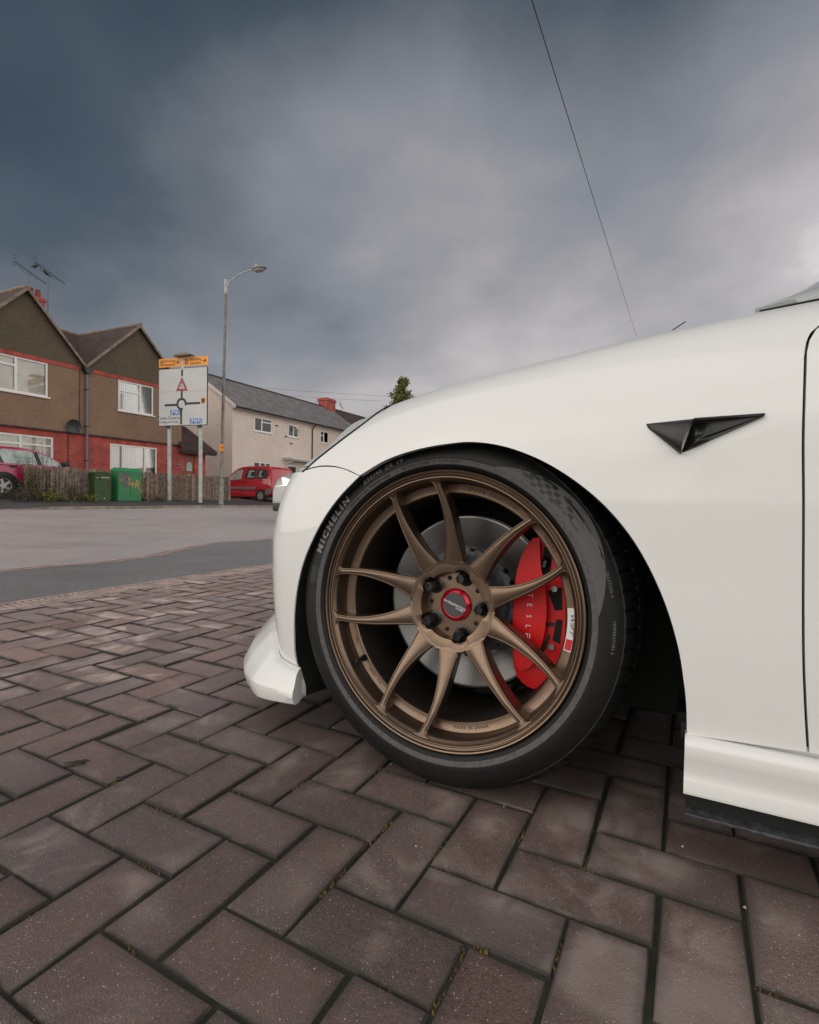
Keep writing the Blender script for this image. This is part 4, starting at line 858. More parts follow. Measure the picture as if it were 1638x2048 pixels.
gl_.new(gf_.outputs[0], gx_.inputs[0]); gl_.new(g1_.outputs[0], gx_.inputs[1]); gl_.new(g2_.outputs[0], gx_.inputs[2]); gl_.new(gx_.outputs[0], gn['Material Output'].inputs[0])
M['glassy'] = gm
M['pane_cream'] = mat('cream_curtain', (.62, .57, .48), .8, var=.12, vscale=2)
# ---------------- brown semi-detached house with two gables
D1 = 23.0; Z1 = .32
H1 = House('semi_detached_house', 15.0, D1, Z1, 'brown pebbledash house with red brick ground floor and two front gables')
sL, sV, sR, sA1, sA2 = 10.2, 14.95, 20.2, 12.6, 17.6
zE, zA = 6.06, 8.50
UL = (10.75, at(96, 725, D1)[0], 4.40, 5.80); UR = (16.60, 18.49, 4.37, 5.80); LL = (10.9, 13.70, 1.25, 2.78); LR = (16.22, 18.73, 1.2, 2.80)
mb = MB(); wall_grid(mb, sL, sR, 3.08, 5.80, D1, [UL, UR]); H1.part(mb, 'rendered_wall', M['dash'], smooth=False)
mb = MB(); wall_grid(mb, sL, sR, Z1 - .1, 2.80, D1 + .03, [LL, LR]); mb.add([(sR, D1 + .03, Z1 - .1), (sR, D1 + 8, Z1 - .1), (sR, D1 + 8, 3.0), (sR, D1 + .03, 3.0)], [(0, 1, 2, 3)]); H1.part(mb, 'brick_wall', M['redbrick'], smooth=False)
mb = MB(); mb.add([(sL, D1 + .03, 2.801), (sR, D1 + .03, 2.801), (sR, D1 + .03, 3.02), (sL, D1 + .03, 3.02)], [(0, 1, 2, 3)]); H1.part(mb, 'soldier_course', M['soldier'], smooth=False)
H1.part(MB().box(sL, sR + .04, D1 - .05, D1 + .04, 3.02, 3.085), 'ledge', M['trim_dark'], smooth=False)
H1.part(MB().box(sL, sV - .12, D1 - .03, D1 + .04, 5.80, 5.95).box(sV + .12, sR, D1 - .03, D1 + .04, 5.80, 5.95), 'brick_band', M['soldier'], smooth=False)
for (a, b, ap) in ((sL, sV, sA1), (sV, sR, sA2)):
    mb = MB().add([(a, D1 + .005, 5.95), (b, D1 + .005, 5.95), (b, D1 + .005, zE), (ap, D1 + .005, zA - .03), (a, D1 + .005, zE)], [(0, 1, 2, 3, 4)]); H1.part(mb, 'gable_wall', M['dash_gable'], smooth=False)
    # gable roof planes with thickness, plus verge boards
    ov = .20; yb = D1 + 5.0
    mb = MB()
    for (e, sg) in ((a - .02, -1), (b + .02, 1)):
        top = [(ap, D1 - ov, zA + .06), (e, D1 - ov, zE - .05), (e, yb, zE - .05), (ap, yb, zA + .06)]; mb.add(top + [(x, y, z - .07) for x, y, z in top], [(0, 1, 2, 3), (7, 6, 5, 4), (0, 4, 5, 1), (1, 5, 6, 2), (2, 6, 7, 3), (3, 7, 4, 0)])
    r_ = H1.part(mb, 'gable_roof', M['tiles'], smooth=False)
    mb = MB()
    for e in (a - .02, b + .02):
        q = [(ap, zA + .075), (e, zE - .035), (e, zE - .17), (ap, zA - .06)]; mb.add([(x, D1 - ov - .02, z) for x, z in q] + [(x, D1 - ov + .05, z) for x, z in q], [(0, 1, 2, 3), (7, 6, 5, 4), (0, 4, 5, 1), (2, 6, 7, 3), (1, 5, 6, 2), (0, 3, 7, 4)])
    H1.part(mb, 'verge', M['verge'], r_, smooth=False)
    H1.part(MB().tube([(ap, D1 - ov - .02, zA + .08), (ap, yb, zA + .08)], .09, 8), 'ridge_tiles', M['verge'], r_)
mb = MB()
tp = [(sL - .2, D1 + .6, 6.2), (sR + .15, D1 + .6, 6.2), (sR + .15, D1 + 4.5, 8.58), (sL - .2, D1 + 4.5, 8.58)]; mb.add(tp + [(x, y, z - .08) for x, y, z in tp], [(0, 1, 2, 3), (7, 6, 5, 4), (0, 4, 5, 1), (1, 5, 6, 2)])
bk = [(sL - .2, D1 + 4.5, 8.58), (sR + .15, D1 + 4.5, 8.58), (sR + .15, D1 + 8.6, 6.1), (sL - .2, D1 + 8.6, 6.1)]; mb.add(bk, [(0, 1, 2, 3)])
mr_ = H1.part(mb, 'main_roof', M['tiles'], smooth=False); H1.part(MB().tube([(sL - .2, D1 + 4.5, 8.60), (sR + .15, D1 + 4.5, 8.60)], .09, 8), 'ridge_tiles', M['verge'], mr_)
mb = MB().add([(sR, D1 + .04, 3.0), (sR, D1 + 8.4, 3.0), (sR, D1 + 8.4, 6.1), (sR, D1 + 4.5, 8.5), (sR, D1 + .6, 6.2), (sR, D1 + .04, 6.05)], [(0, 1, 2, 3, 4, 5)]); H1.part(mb, 'side_wall', M['dash'], smooth=False)
window(H1, *UL, D1, mull=(.56,), trans=((0, .74),), pane='pane_cream')
window(H1, *UR, D1, mull=(.62,), trans=((0, .66),), blind=1)
window(H1, *LL, D1 + .03, mull=(.55,), trans=((0, .76), (1, .76)), pane='pane_cream')
window(H1, *LR, D1 + .03, mull=(.26, .73), blind=1)
# rainwater hopper and downpipe in the valley
dp = H1.part(MB().tube([(15.05, D1 - .10, 5.75), (15.03, D1 - .10, Z1)], .055, 10), 'downpipe', M['pipe'])
mb = MB(); 
for z in (5.0, 3.4, 1.9): mb.box(14.96, 15.12, D1 - .17, D1 - .02, z, z + .035)
H1.part(mb, 'pipe_bracket', M['pipe_b'], dp, smooth=False)
H1.part(MB().prism([(14.86, 5.95), (15.26, 5.95), (15.2, 5.75), (15.12, 5.68), (15.0, 5.68), (14.92, 5.75)], 1, D1 - .24, D1 - .02), 'rain_hopper', M['pipe_b'], dp, smooth=False)
H1.part(MB().tube([(14.78, D1 - .03, 5.8), (14.76, D1 - .03, 3.1)], .014, 6).tube([(14.30, D1, 3.0), (14.28, D1, 1.0)], .016, 6), 'cable', M['pipe_b'])
# chimney
ch = H1.part(MB().box(14.62, 15.22, 26.2, 26.9, 8.2, 9.30).box(14.57, 15.27, 26.15, 26.95, 9.301, 9.40).box(14.60, 15.24, 26.18, 26.92, 9.401, 9.47), 'chimney', M['redbrick'], smooth=False)
for x in (14.75, 15.07): H1.part(MB().tube([(x, 26.5, 9.46), (x, 26.5, 9.6), (x, 26.5, 9.84), (x, 26.5, 9.86)], [.13, .12, .105, .12], 14), 'chimney_pot', mat('clay_pot', (.22, .055, .038), .8, var=.2, vscale=4), ch)
# porch at the side
pw = MB(); DX = D1 + .05
wall_grid(pw, sR + .02, 21.88, Z1 - .1, 2.86, DX, [(20.42, 21.12, .0, 2.62)]); pw.add([(21.88, DX, Z1 - .1), (21.88, DX + 2.2, Z1 - .1), (21.88, DX + 2.2, 2.86), (21.88, DX, 2.86)], [(0, 1, 2, 3)]); H1.part(pw, 'porch_wall', M['redbrick'], smooth=False)
q = [(19.95, DX - .42, 2.86), (22.35, DX - .42, 2.86), (21.35, DX + 1.0, 4.25), (20.22, DX + 1.0, 4.25)]
mb = MB().add(q + [(x, y, z - .10) for x, y, z in q], [(0, 1, 2, 3), (7, 6, 5, 4), (0, 4, 5, 1), (1, 5, 6, 2), (3, 7, 4, 0)]); mb.add([(22.35, DX - .42, 2.86), (22.35, DX + 2.2, 2.86), (21.35, DX + 1.0, 4.25)], [(0, 1, 2)]); pr_ = H1.part(mb, 'porch_roof', M['tiles'], smooth=False)
# courses of porch tiles, each a stepped strip
for k in range(12):
    f0, f1 = k / 12, (k + 1.12) / 12
    pl, prr = np.array(q[0]), np.array(q[1]); tl, tr = np.array(q[3]), np.array(q[2])
    a, b, c_, d_ = pl + (tl - pl) * f0, prr + (tr - prr) * f0, prr + (tr - prr) * min(1, f1), pl + (tl - pl) * min(1, f1)
    up_ = np.array([0, -.004, .03]); H1.part(MB().add([a + up_, b + up_, c_ + up_ * .35, d_ + up_ * .35, a, b], [(0, 1, 2, 3), (4, 5, 1, 0)]), 'tile_course', M['tiles'], pr_, smooth=False)
H1.part(MB().box(19.97, 22.3, DX - .40, DX - .30, 2.66, 2.80), 'porch_fascia', M['trim_dark'], pr_, smooth=False)
dr_ = H1.part(MB().box(20.42, 21.12, DX + .04, DX + .09, .3, 2.60), 'door', M['wood_door'], smooth=False)
H1.part(MB().prism([(20.6, 1.75), (20.96, 1.75), (20.96, 2.1), (20.9, 2.2), (20.78, 2.24), (20.66, 2.2), (20.6, 2.1)], 1, DX + .02, DX + .045), 'door_pane', M['pane_dark'], dr_, smooth=False)
H1.part(MB().box(20.64, 20.92, DX + .02, DX + .04, 1.50, 1.57), 'letter_plate', mat('brass', (.55, .30, .08), .35, metal=.7), dr_, smooth=False)
H1.part(MB().box(19.96, 20.14, D1 + .005, D1 + .03, 1.98, 2.16), 'number_plate', mat('number_plate', (.05, .055, .08), .4), smooth=False)
v, f = text_geo('123', .09, .002); H1.part(MB().add([(20.05 + x, D1 + .003 - z, 2.07 + y) for x, y, z in v], f), 'house_number', M['white_print'], smooth=False)
# satellite dish
sd = tag(empty('satellite_dish', ST(14.50, D1 - .02, 3.40, A_H), PI / 2 - A_H), 'dark grey satellite dish on the brown wall beside the downpipe', 'satellite dish')
V = []; 
for i in range(7):
    r = .27 * i / 6
    for k in range(24): V.append((r * math.cos(k * PI / 12), -.30 + .10 * (1 - (i / 6) ** 2) , r * 1.08 * math.sin(k * PI / 12)))
mb = MB().add(V, [(i * 24 + k, i * 24 + (k + 1) % 24, (i + 1) * 24 + (k + 1) % 24, (i + 1) * 24 + k) for i in range(6) for k in range(24)])
M['dish'] = mat('dish_grey', (.045, .05, .048), .5); do = mb.build('reflector', M['dish'], sd); do.rotation_euler = (.25, 0, -.5)
MB().tube([(0, 0, -.1), (0, -.15, -.1), (0, -.22, 0)], .02).build('bracket', M['dish'], sd); MB().tube([(-.06, -.28, -.24), (-.18, -.58, -.12)], .012).box(-.22, -.15, -.64, -.56, -.15, -.08).build('receiver_arm', M['pipe_b'], sd)
# ---------------- pale terrace house with slate roof
D2 = 24.0; Z2 = .33
H2 = House('terrace_house', 25.0, D2, Z2, 'long pale pebbledash house with grey slate roof and red brick chimney')
g0, g1 = 24.9, 52.0; zE2, yR, zR = 6.02, 27.4, 8.42
W1 = (26.85, 28.55, 4.68, 5.60); W2 = (30.30, 31.47, 4.70, 5.58); W3 = (34.2, 35.3, 4.66, 5.58); G1 = (26.8, 28.5, 1.5, 2.70); DR = (30.3, 31.2, .3, 2.60); SW = (31.9, 32.5, 1.9, 2.55)
mb = MB(); wall_grid(mb, g0, g1, Z2 - .1, zE2, D2, [W1, W2, W3, G1, DR, SW]); H2.part(mb, 'front_wall', M['dash_pale'], smooth=False)
mb = MB().add([(g0, D2, Z2 - .1), (g0, D2 + 6.8, Z2 - .1), (g0, D2 + 6.8, zE2), (g0, yR, zR - .05), (g0, D2, zE2)], [(0, 1, 2, 3, 4)]); H2.part(mb, 'gable_wall', M['dash_pale'], smooth=False)
def roof_part(x0, x1, m, name, dz=0):
    mb = MB()
    for (ye, yr) in ((D2 - .34, yR), (D2 + 7.1, yR)):
        q = [(x0, ye, zE2 - .10 + dz), (x1, ye, zE2 - .10 + dz), (x1, yr, zR + dz), (x0, yr, zR + dz)]; mb.add(q + [(x, y, z - .09) for x, y, z in q], [(0, 1, 2, 3), (7, 6, 5, 4), (0, 4, 5, 1), (1, 5, 6, 2), (3, 7, 4, 0)])
    r_ = H2.part(mb, name, m, smooth=False); H2.part(MB().tube([(x0, yR, zR + .01 + dz), (x1, yR, zR + .01 + dz)], .085, 8), 'ridge_tiles', mat('ridge_dark', (.075, .055, .045), .85, var=.4, vscale=3), r_); return r_
s_ch = at(655, 815, yR)[0]
r1 = roof_part(g0 - .12, s_ch + .5, M['slate'], 'slate_roof'); r2 = roof_part(s_ch + .5, g1, M['tiles'], 'tiled_roof', .03)
mb = MB(); q = [(D2 - .36, zE2 - .02), (yR, zR + .10), (yR, zR - .08), (D2 - .36, zE2 - .22)]; mb.prism(q, 0, g0 - .16, g0 - .10); H2.part(mb, 'verge_board', M['trim_white'], r1, smooth=False)
H2.part(MB().box(g0 - .1, g1, D2 - .30, D2 - .01, zE2 - .20, zE2 - .12), 'soffit', M['trim_white'], smooth=False)
H2.part(MB().tube([(g0 - .1, D2 - .40, zE2 - .13), (g1, D2 - .40, zE2 - .13)], .06, 8), 'gutter', M['pipe_b'])
H2.part(MB().tube([(33.05, D2 - .38, zE2 - .18), (33.05, D2 - .1, zE2 - .42), (33.05, D2 - .07, zE2 - .6), (33.05, D2 - .07, Z2)], .042, 8), 'downpipe', M['pipe_b'])
for wn, kw in ((W1, dict(mull=(.42,), trans=((1, .72),), pane='pane')), (W2, dict(mull=(.5,), trans=((1, .66),), pane='pane_dark')), (W3, dict(mull=(.4,), trans=((0, .6),), pane='pane_dark')), (G1, dict(mull=(.36, .68), trans=((0, .68), (1, .68), (2, .68)), pane='pane_dark')), (SW, dict(mull=(.5,), pane='pane_dark', fw=.05))): window(H2, *wn, D2, fw=kw.pop('fw', .075), **kw)
vent = MB().add([(30.93, D2 + .01, 5.47), (31.38, D2 + .01, 5.47), (31.42, D2 - .28, 5.25), (30.97, D2 - .28, 5.25)], [(0, 1, 2, 3)]); vent.add([(x, y, z + .03) for x, y, z in vent.v[:4]], [(0, 1, 2, 3)]); H2.part(vent, 'open_vent_light', M['upvc'], smooth=False)
d2 = H2.part(MB().box(DR[0], DR[1], D2 + .05, D2 + .09, .3, 2.58), 'door', M['trim_dark'], smooth=False); H2.part(MB().box(DR[0] - .09, DR[0], D2 - .02, D2 + .1, .3, 2.68).box(DR[1], DR[1] + .09, D2 - .02, D2 + .1, .3, 2.68).box(DR[0] - .09, DR[1] + .09, D2 - .021, D2 + .1, 2.60, 2.69), 'door_frame', M['upvc'], d2, smooth=False)
cn = H2.part(MB().box(29.75, 32.75, D2 - .75, D2, 3.05, 3.19).box(29.85, 32.65, D2 - .65, D2, 2.97, 3.049), 'door_canopy', M['trim_white'], smooth=False)
for x in (30.0, 32.3): H2.part(MB().prism([(D2, 2.97), (D2 - .55, 2.97), (D2 - .5, 2.85), (D2 - .2, 2.72), (D2 - .06, 2.5), (D2, 2.45)], 0, x, x + .12), 'canopy_bracket', M['trim_white'], cn, smooth=False)
ch2 = H2.part(MB().box(s_ch - .75, s_ch + .60, yR - .45, yR + .45, 7.6, 8.95).box(s_ch - .82, s_ch + .67, yR - .52, yR + .52, 8.951, 9.1).box(s_ch - .76, s_ch + .61, yR - .46, yR + .46, 9.101, 9.2), 'chimney', M['redbrick'], smooth=False)
for i, (px, py) in enumerate(((553, 851), (572, 873), (582, 887))):
    x, z = at(px, py, D2); H2.part(MB().box(x - .11, x + .11, D2 - .06, D2 - .002, z - .03, z + .03).tube([(x - .05, D2 - .05, z), (x - .12, D2 - .13, z - .04)], .03, 6), 'wall_vent', M['trim_dark'], smooth=False)
# aerials -------------------------------------------------------------
M['alu'] = mat('aerial_metal', (.05, .055, .06), .5, metal=.5); M['mast'] = mat('mast', (.10, .12, .13), .5)
def aerial(base, h, boom, label, rz, n_el=14):
    r = tag(empty('television_aerial', base, rz), label, 'aerial', 'television aerials')
    MB().tube([(0, 0, 0), (0, 0, h)], .022, 6).build('mast', M['mast'], r)
    mb = MB().tube([(-boom * .42, 0, h + .20), (boom * .58, 0, h - .30)], .014, 6).tube([(-.35, 0, h + .07), (-.3, 0, h - .08), (.05, 0, h - .14), (.4, 0, h - .24)], .010, 5); mb.build('boom', M['alu'], r)
    mb = MB()
    for k in range(n_el):
        u = -boom * .36 + boom * .92 * k / (n_el - 1); z = h + .20 - (u + boom * .42) / boom * .50; w_ = .17 - .004 * k; mb.tube([(u, -w_, z), (u, w_, z)], .006, 4)
    for z in (.28, .14, -.02, -.16): mb.tube([(-boom * .42, -.28, h + .20 + z), (-boom * .42 + .02, .28, h + .20 + z)], .007, 4)
    mb.tube([(-boom * .42, 0, h + .50), (-boom * .42, 0, h + .02)], .014, 5).build('elements', M['alu'], r)
    return r
def atp(px, py, D, a=A_H):
    s_, z = at(px, py, D, a); return ST(s_, D, z, a)
aerial(atp(57, 592, 25.8), 1.10, 1.35, 'left of the two long television aerials above the brick chimney', PI / 2 - A_H)
aerial(atp(96, 640, 26.15), 2.25, 1.35, 'right and lower of the two long television aerials above the brick chimney', PI / 2 - A_H)
aerial(atp(641, 824, 27.6), .75, .8, 'small aerial on the pale house roof, left of its red chimney', .2, 6)
aerial(atp(683, 826, 28.5), .7, .5, 'small thin aerial standing right of the red chimney on the pale house', .9, 4)
M['bird'] = mat('black_bird', (.012, .012, .013), .6)
def bird(P, rz, lb):
    r = tag(empty('bird', P, rz), lb, 'bird', 'birds on the aerials')
    b_ = MB().tube([(-.20, 0, -.02), (-.10, 0, .03), (-.03, 0, .06), (.05, 0, .10), (.09, 0, .15), (.12, 0, .17), (.15, 0, .165), (.19, 0, .15)], [.012, .028, .058, .062, .038, .034, .018, .004], 10)
    b_.build('body', M['bird'], r); MB().tube([(.02, .015, -.03), (.02, .015, .06)], .006, 4).tube([(.02, -.015, -.03), (.02, -.015, .06)], .006, 4).build('leg', M['bird'], r)
bird(atp(70, 536, 26.15), PI / 2 - A_H, 'black bird perched at the raised end of the right aerial'); bird(atp(93, 550, 26.15), PI / 2 - A_H + PI, 'black bird perched near the middle of the right aerial')
# ---------------- overhead wires
def wire(P, Q, sag, r, label, n_=24):
    pts = [Vector(P) * (1 - t) + Vector(Q) * t - Vector((0, 0, 4 * sag * t * (1 - t))) for t in np.linspace(0, 1, n_)]
    return tag(MB().tube(pts, r, 5).build('overhead_wire', M['pipe_b']), label, 'wire')
def dep(px, py, y):
    d = fwd + rt * ((px - 819) / F_PX) + up * ((1024 - py) / F_PX); return Vector((0, 0, CAM_H)) + d * (y / d.y)
far_w = dep(1279, 690, 30); near_w = dep(1066, 0, 6)
wire(near_w + (near_w - far_w) * .35, far_w, .05, .0062, 'single black overhead wire running steeply down the sky to behind the white car')
wire(dep(480, 772, 60), dep(900, 797, 75), .2, .012, 'upper of two thin distant wires behind the pale house roof')
wire(dep(480, 785, 60), dep(900, 806, 75), .2, .012, 'lower of two thin distant wires behind the pale house roof')
# ================================================================== street furniture
def onplane(px, py, P0, dr_):
    """(x, z) on the upright plane through P0 along dr_"""
    nn = Vector((dr_.y, -dr_.x, 0)); d = fwd + rt * ((px - 819) / F_PX) + up * ((1024 - py) / F_PX); t = (Vector(P0) - Vector((0, 0, CAM_H))).dot(nn) / d.dot(nn); P = Vector((0, 0, CAM_H)) + d * t
    return (P - Vector(P0)).dot(dr_), P.z
M['galv'] = mat('galvanised', (.40, .41, .40), .5, var=.2, vscale=5, bump=.1, bscale=60)
M['sign_white'] = mat('sign_white', (.52, .52, .52), .45, var=.05, vscale=2); M['sign_black'] = mat('sign_black', (.012, .018, .016), .5); M['sign_red'] = mat('sign_red', (.35, .006, .018), .45)
M['sign_blue'] = mat('sign_blue', (.004, .13, .36), .45); M['sign_yellow'] = mat('sign_yellow', (.85, .30, .015), .45); M['sign_edge'] = mat('sign_edge', (.03, .035, .035), .6)
PB, PA = ST(15.2, 19.0, .19), ST(15.42, 17.85, .12)
PB = PA + (PB - PA) * 1.0
dS = Vector((PA.x - PB.x, PA.y - PB.y, 0)).normalized(); rzS = math.atan2(dS.y, dS.x)
sg = tag(empty('road_sign', (PB.x, PB.y, PB.z), rzS), 'large white roundabout direction sign on two grey posts', 'road sign')
x0, zt_ = onplane(318.5, 739, PB, dS); x1, zt2 = onplane(416, 733, PB, dS); _, zb_ = onplane(414, 851, PB, dS); _, zb2 = onplane(317.5, 852, PB, dS)
zt_ = (zt_ + zt2) / 2 - PB.z; zb_ = (zb_ + zb2) / 2 - PB.z; Wd, Hd = x1 - x0, zt_ - zb_
def rrect(a, b, c, d, r, n_=5):
    P = []
    for (cx_, cz_, t0) in ((b - r, d - r, 0), (a + r, d - r, 90), (a + r, c + r, 180), (b - r, c + r, 270)):
        for k in range(n_ + 1): t = math.radians(t0 + 90 * k / n_); P.append((cx_ + r * math.cos(t), cz_ + r * math.sin(t)))
    return P
bd = MB().prism(rrect(x0, x1, zb_, zt_, .07), 1, -.03, .01).build('board_edge', M['sign_edge'], sg, smooth=False)
MB().prism(rrect(x0 + .022, x1 - .022, zb_ + .022, zt_ - .022, .055), 1, -.036, -.031).build('board_face', M['sign_white'], sg, smooth=False)
MB().box(x0 + .03, x1 - .03, -.0375, -.0362, zb_ + Hd * .596, zb_ + Hd * .600).build('board_joint', mat('joint_line', (.30, .27, .26), .6), sg, smooth=False)
su = lambda u: x0 + Wd * u
sv_ = lambda v: zt_ - Hd * v
def stext(body, size, u, v, m, y=-.043, sx=1, align='CENTER', name='sign_lettering', xy=None):
    vv, ff = text_geo(body, size, .0015, align, 0, 2, sx); cx_, cz_ = xy if xy else (su(u), sv_(v)); return mesh(name, [(cx_ + x, y - z, cz_ + q) for x, q, z in vv], ff, m, sg, smooth=False)
def spoly(P, m, name='sign_symbol', y0=-.036, y1=-.041): return MB().prism(P, 1, y1, y0).build(name, m, sg, smooth=False)
hw = .045
spoly([(su(.49) - hw, sv_(.14)), (su(.49) + hw, sv_(.14)), (su(.49) + hw, sv_(.03)), (su(.49) - hw, sv_(.03))], M['sign_black'])
spoly([(su(.485) - hw, sv_(.52)), (su(.485) + hw, sv_(.52)), (su(.485) + hw, sv_(.395)), (su(.485) - hw, sv_(.395))], M['sign_black'])
spoly([(su(.475) - hw, sv_(.975)), (su(.475) + hw, sv_(.975)), (su(.475) + hw, sv_(.70)), (su(.475) - hw, sv_(.70))], M['sign_black'])
for a, b, v0 in ((.13, .41, .637), (.57, .86, .620)): spoly(rrect(su(a), su(b), sv_(v0) - hw, sv_(v0) + hw, .02, 2), M['sign_black'])
ra, ri = Hd * .108, Hd * .068; cc = (su(.482), sv_(.625)); mb = MB()
angs = np.radians(np.linspace(-18, 288, 44)); mb_P = [(cc[0] + ra * math.cos(t), cc[1] + ra * math.sin(t)) for t in angs] + [(cc[0] + ri * math.cos(t), cc[1] + ri * math.sin(t)) for t in angs[::-1]]
n_ = 44
V = [(x, y, z) for y in (-.036, -.0405) for x, z in mb_P]; mb.add(V, [(88 + i, 88 + i + 1, 88 + 86 - i, 88 + 87 - i) for i in range(43)] + [(i, (i + 1) % 88, 88 + (i + 1) % 88, 88 + i) for i in range(88)]); mb.build('sign_symbol', M['sign_black'], sg, smooth=False)
ta, tb, tz0, tz1 = su(.37), su(.605), sv_(.395), sv_(.155); tm = (ta + tb) / 2
spoly([(ta, tz0), (tb, tz0), (tm, tz1)], M['sign_red'], 'warning_triangle', -.036, -.043)
ins = .075; spoly([(ta + ins * 1.75, tz0 + ins), (tb - ins * 1.75, tz0 + ins), (tm, tz1 - ins * 2.1)], M['sign_white'], 'warning_triangle', -.043, -.045)
spoly([(tm - .045, tz0 + .36), (tm + .045, tz0 + .36), (tm, tz0 + .25)], M['sign_black'], 'sign_symbol', -.045, -.047); spoly([(tm - .03, tz0 + .085), (tm + .03, tz0 + .085), (tm, tz0 + .13)], M['sign_black'], 'sign_symbol', -.045, -.047)
stext('4.5', .14, 0, 0, M['sign_black'], -.047, xy=(tm, tz0 + .185))
spoly([(su(.875), sv_(.635)), (su(.965), sv_(.635)), (su(.965), sv_(.53)), (su(.875), sv_(.53))], M['sign_yellow'], 'sign_symbol', -.036, -.042); spoly([(su(.89), sv_(.618)), (su(.95), sv_(.618)), (su(.95), sv_(.547)), (su(.89), sv_(.547))], M['sign_black'], 'sign_symbol', -.042, -.045)
spoly(rrect(su(.25), su(.455), sv_(.812), sv_(.725), .03), M['sign_blue'], 'sign_panel', -.036, -.042); stext('(M6)', .235, .352, .768, M['white_print'])
spoly(rrect(su(.655), su(.895), sv_(.97), sv_(.885), .03), M['sign_blue'], 'sign_panel', -.036, -.042); stext('(M69)', .215, .775, .927, M['white_print'])
stext('Town Centre', .205, .215, .862, M['sign_black'], -.038); stext('Avoiding low bridge', .125, .215, .93, M['sign_black'], -.038)
for (a, b, t1_, t2_) in ((.01, .465, 'Sketchley', 'Meadows'), (.52, 1.015, 'Sketchley', 'Gardens')):
    za, zb2_ = zt_ + .06, zt_ + .42
    if a > .3: za += .0
    MB().box(su(a), su(b), -.045, -.038, za, zb2_).build('yellow_plate', M['sign_yellow'], sg, smooth=False)
    cx_ = (su(a) + su(b)) / 2; stext(t1_, .155, 0, 0, M['sign_black'], -.048, xy=(cx_ - .02, za + .255)); stext(t2_, .155, 0, 0, M['sign_black'], -.048, xy=(cx_ - .02, za + .10))
    ax = su(b) - .30; spoly([(ax, za + .165), (ax, za + .195), (ax + .14, za + .195), (ax + .10, za + .255), (ax + .15, za + .255), (ax + .22, za + .18), (ax + .15, za + .105), (ax + .10, za + .105), (ax + .14, za + .165)], M['sign_black'], 'sign_symbol', -.045, -.048)
    hx = su(a) + .06
    for (p0, p1, q0, q1) in ((0, .17, .19, .215), (.03, .055, .06, .30), (.115, .14, .06, .30), (0, .17, .10, .125), (.02, .15, .26, .285)): MB().box(hx + p0, hx + p1, -.048, -.045, za + q0, za + q1).build('sign_symbol', M['sign_black'], sg, smooth=False)
MB().box(su(.468), su(.517), -.04, -.02, zt_ - .02, zt_ + .44).build('plate_strut', mat('strut', (.55, .5, .45), .6), sg, smooth=False)
MB().prism([(su(.38), zt_ + .44), (su(.74), zt_ + .46), (su(.70), zt_ + .52), (su(.6), zt_ + .55), (su(.45), zt_ + .52)], 1, -.30, .02).build('sign_lamp', mat('sign_lamp', (.22, .18, .15), .6), sg, smooth=False)
for (px, base) in ((335.5, PB), (398, PA)):
    xx = onplane(px, 950, PB, dS)[0]; MB().tube([(xx, .09, base.z - PB.z - .03), (xx, .09, zt_ - .1)], .078, 16).build('post', M['galv'], sg)
    MB().tube([(xx, .09, base.z - PB.z - .02), (xx, .09, base.z - PB.z + .05)], [.115, .085], 16).build('post_collar', M['trim_dark'], sg)
    MB().box(xx - .1, xx + .1, .0, .03, zb_ - .10, zb_ + .03).build('clamp', M['sign_edge'], sg, smooth=False)
# lamp post
sl_, _ = at(442, 1009, 17.75, A_ST); BL = ST(sl_, 17.75, .10); lp = tag(empty('street_lamp', BL, rz0), 'tall grey street lamp post with curved arm beside the road sign', 'street lamp')
ztop = at(452, 561, 17.75, A_ST)[1] - .10; zsh = at(443, 936, 17.75, A_ST)[1] - .10; lean = at(452, 561, 17.75, A_ST)[0] - sl_
Hx = lambda z: lean * z / ztop
M['lamp_paint'] = mat('lamp_paint', (.185, .165, .155), .6, var=.35, vscale=3.5, bump=.1, bscale=30); M['lamp_green'] = mat('lamp_base_paint', (.13, .155, .155), .6, var=.5, vscale=5, col2=(.27, .24, .21))
MB().tube([(0, 0, -.05), (0, 0, .06), (0, 0, .09), (Hx(zsh), 0, zsh)], [.125, .12, .098, .095], 18).build('base_section', M['lamp_green'], lp)
MB().tube([(Hx(zsh), 0, zsh), (Hx(zsh), 0, zsh + .10), (Hx(ztop), 0, ztop)], [.095, .068, .055], 16).build('column', M['lamp_paint'], lp)
MB().tube([(Hx(ztop), 0, ztop - .55), (Hx(ztop), 0, ztop + .03)], .068, 14).build('top_collar', M['galv'], lp); MB().tube([(Hx(zsh * .72), 0, zsh * .72), (Hx(zsh * .72), 0, zsh * .72 + .03)], .102, 16).build('band', M['pipe_b'], lp)
tx = Hx(ztop); q = [(tx, -.06, ztop - .30), (tx, -.25, ztop - .10), (tx, -.55, ztop + .04), (tx, -.95, ztop + .14), (tx, -1.30, ztop + .17), (tx, -1.6, ztop + .17)]
MB().tube([tuple(p_) for p_ in cat(q, 5)], .030, 10).build('arm', M['galv'], lp); MB().tube([(tx, -.06, ztop - .12), (tx, -.40, ztop - .01)], .018, 8).build('arm_brace', M['galv'], lp)
hd = []
for (y, wd, z0_, z1_) in ((-1.50, .06, .13, .22), (-1.60, .13, .11, .29), (-1.78, .17, .09, .30), (-2.0, .18, .08, .26), (-2.18, .13, .10, .19), (-2.25, .02, .13, .15)): hd.append([(tx + wd * math.cos(t), y, ztop + (z0_ + z1_) / 2 + (z1_ - z0_) / 2 * math.sin(t)) for t in np.linspace(0, 2 * PI, 17)])
MB().grid(hd).build('lantern', mat('lantern_grey', (.24, .23, .21), .5), lp)
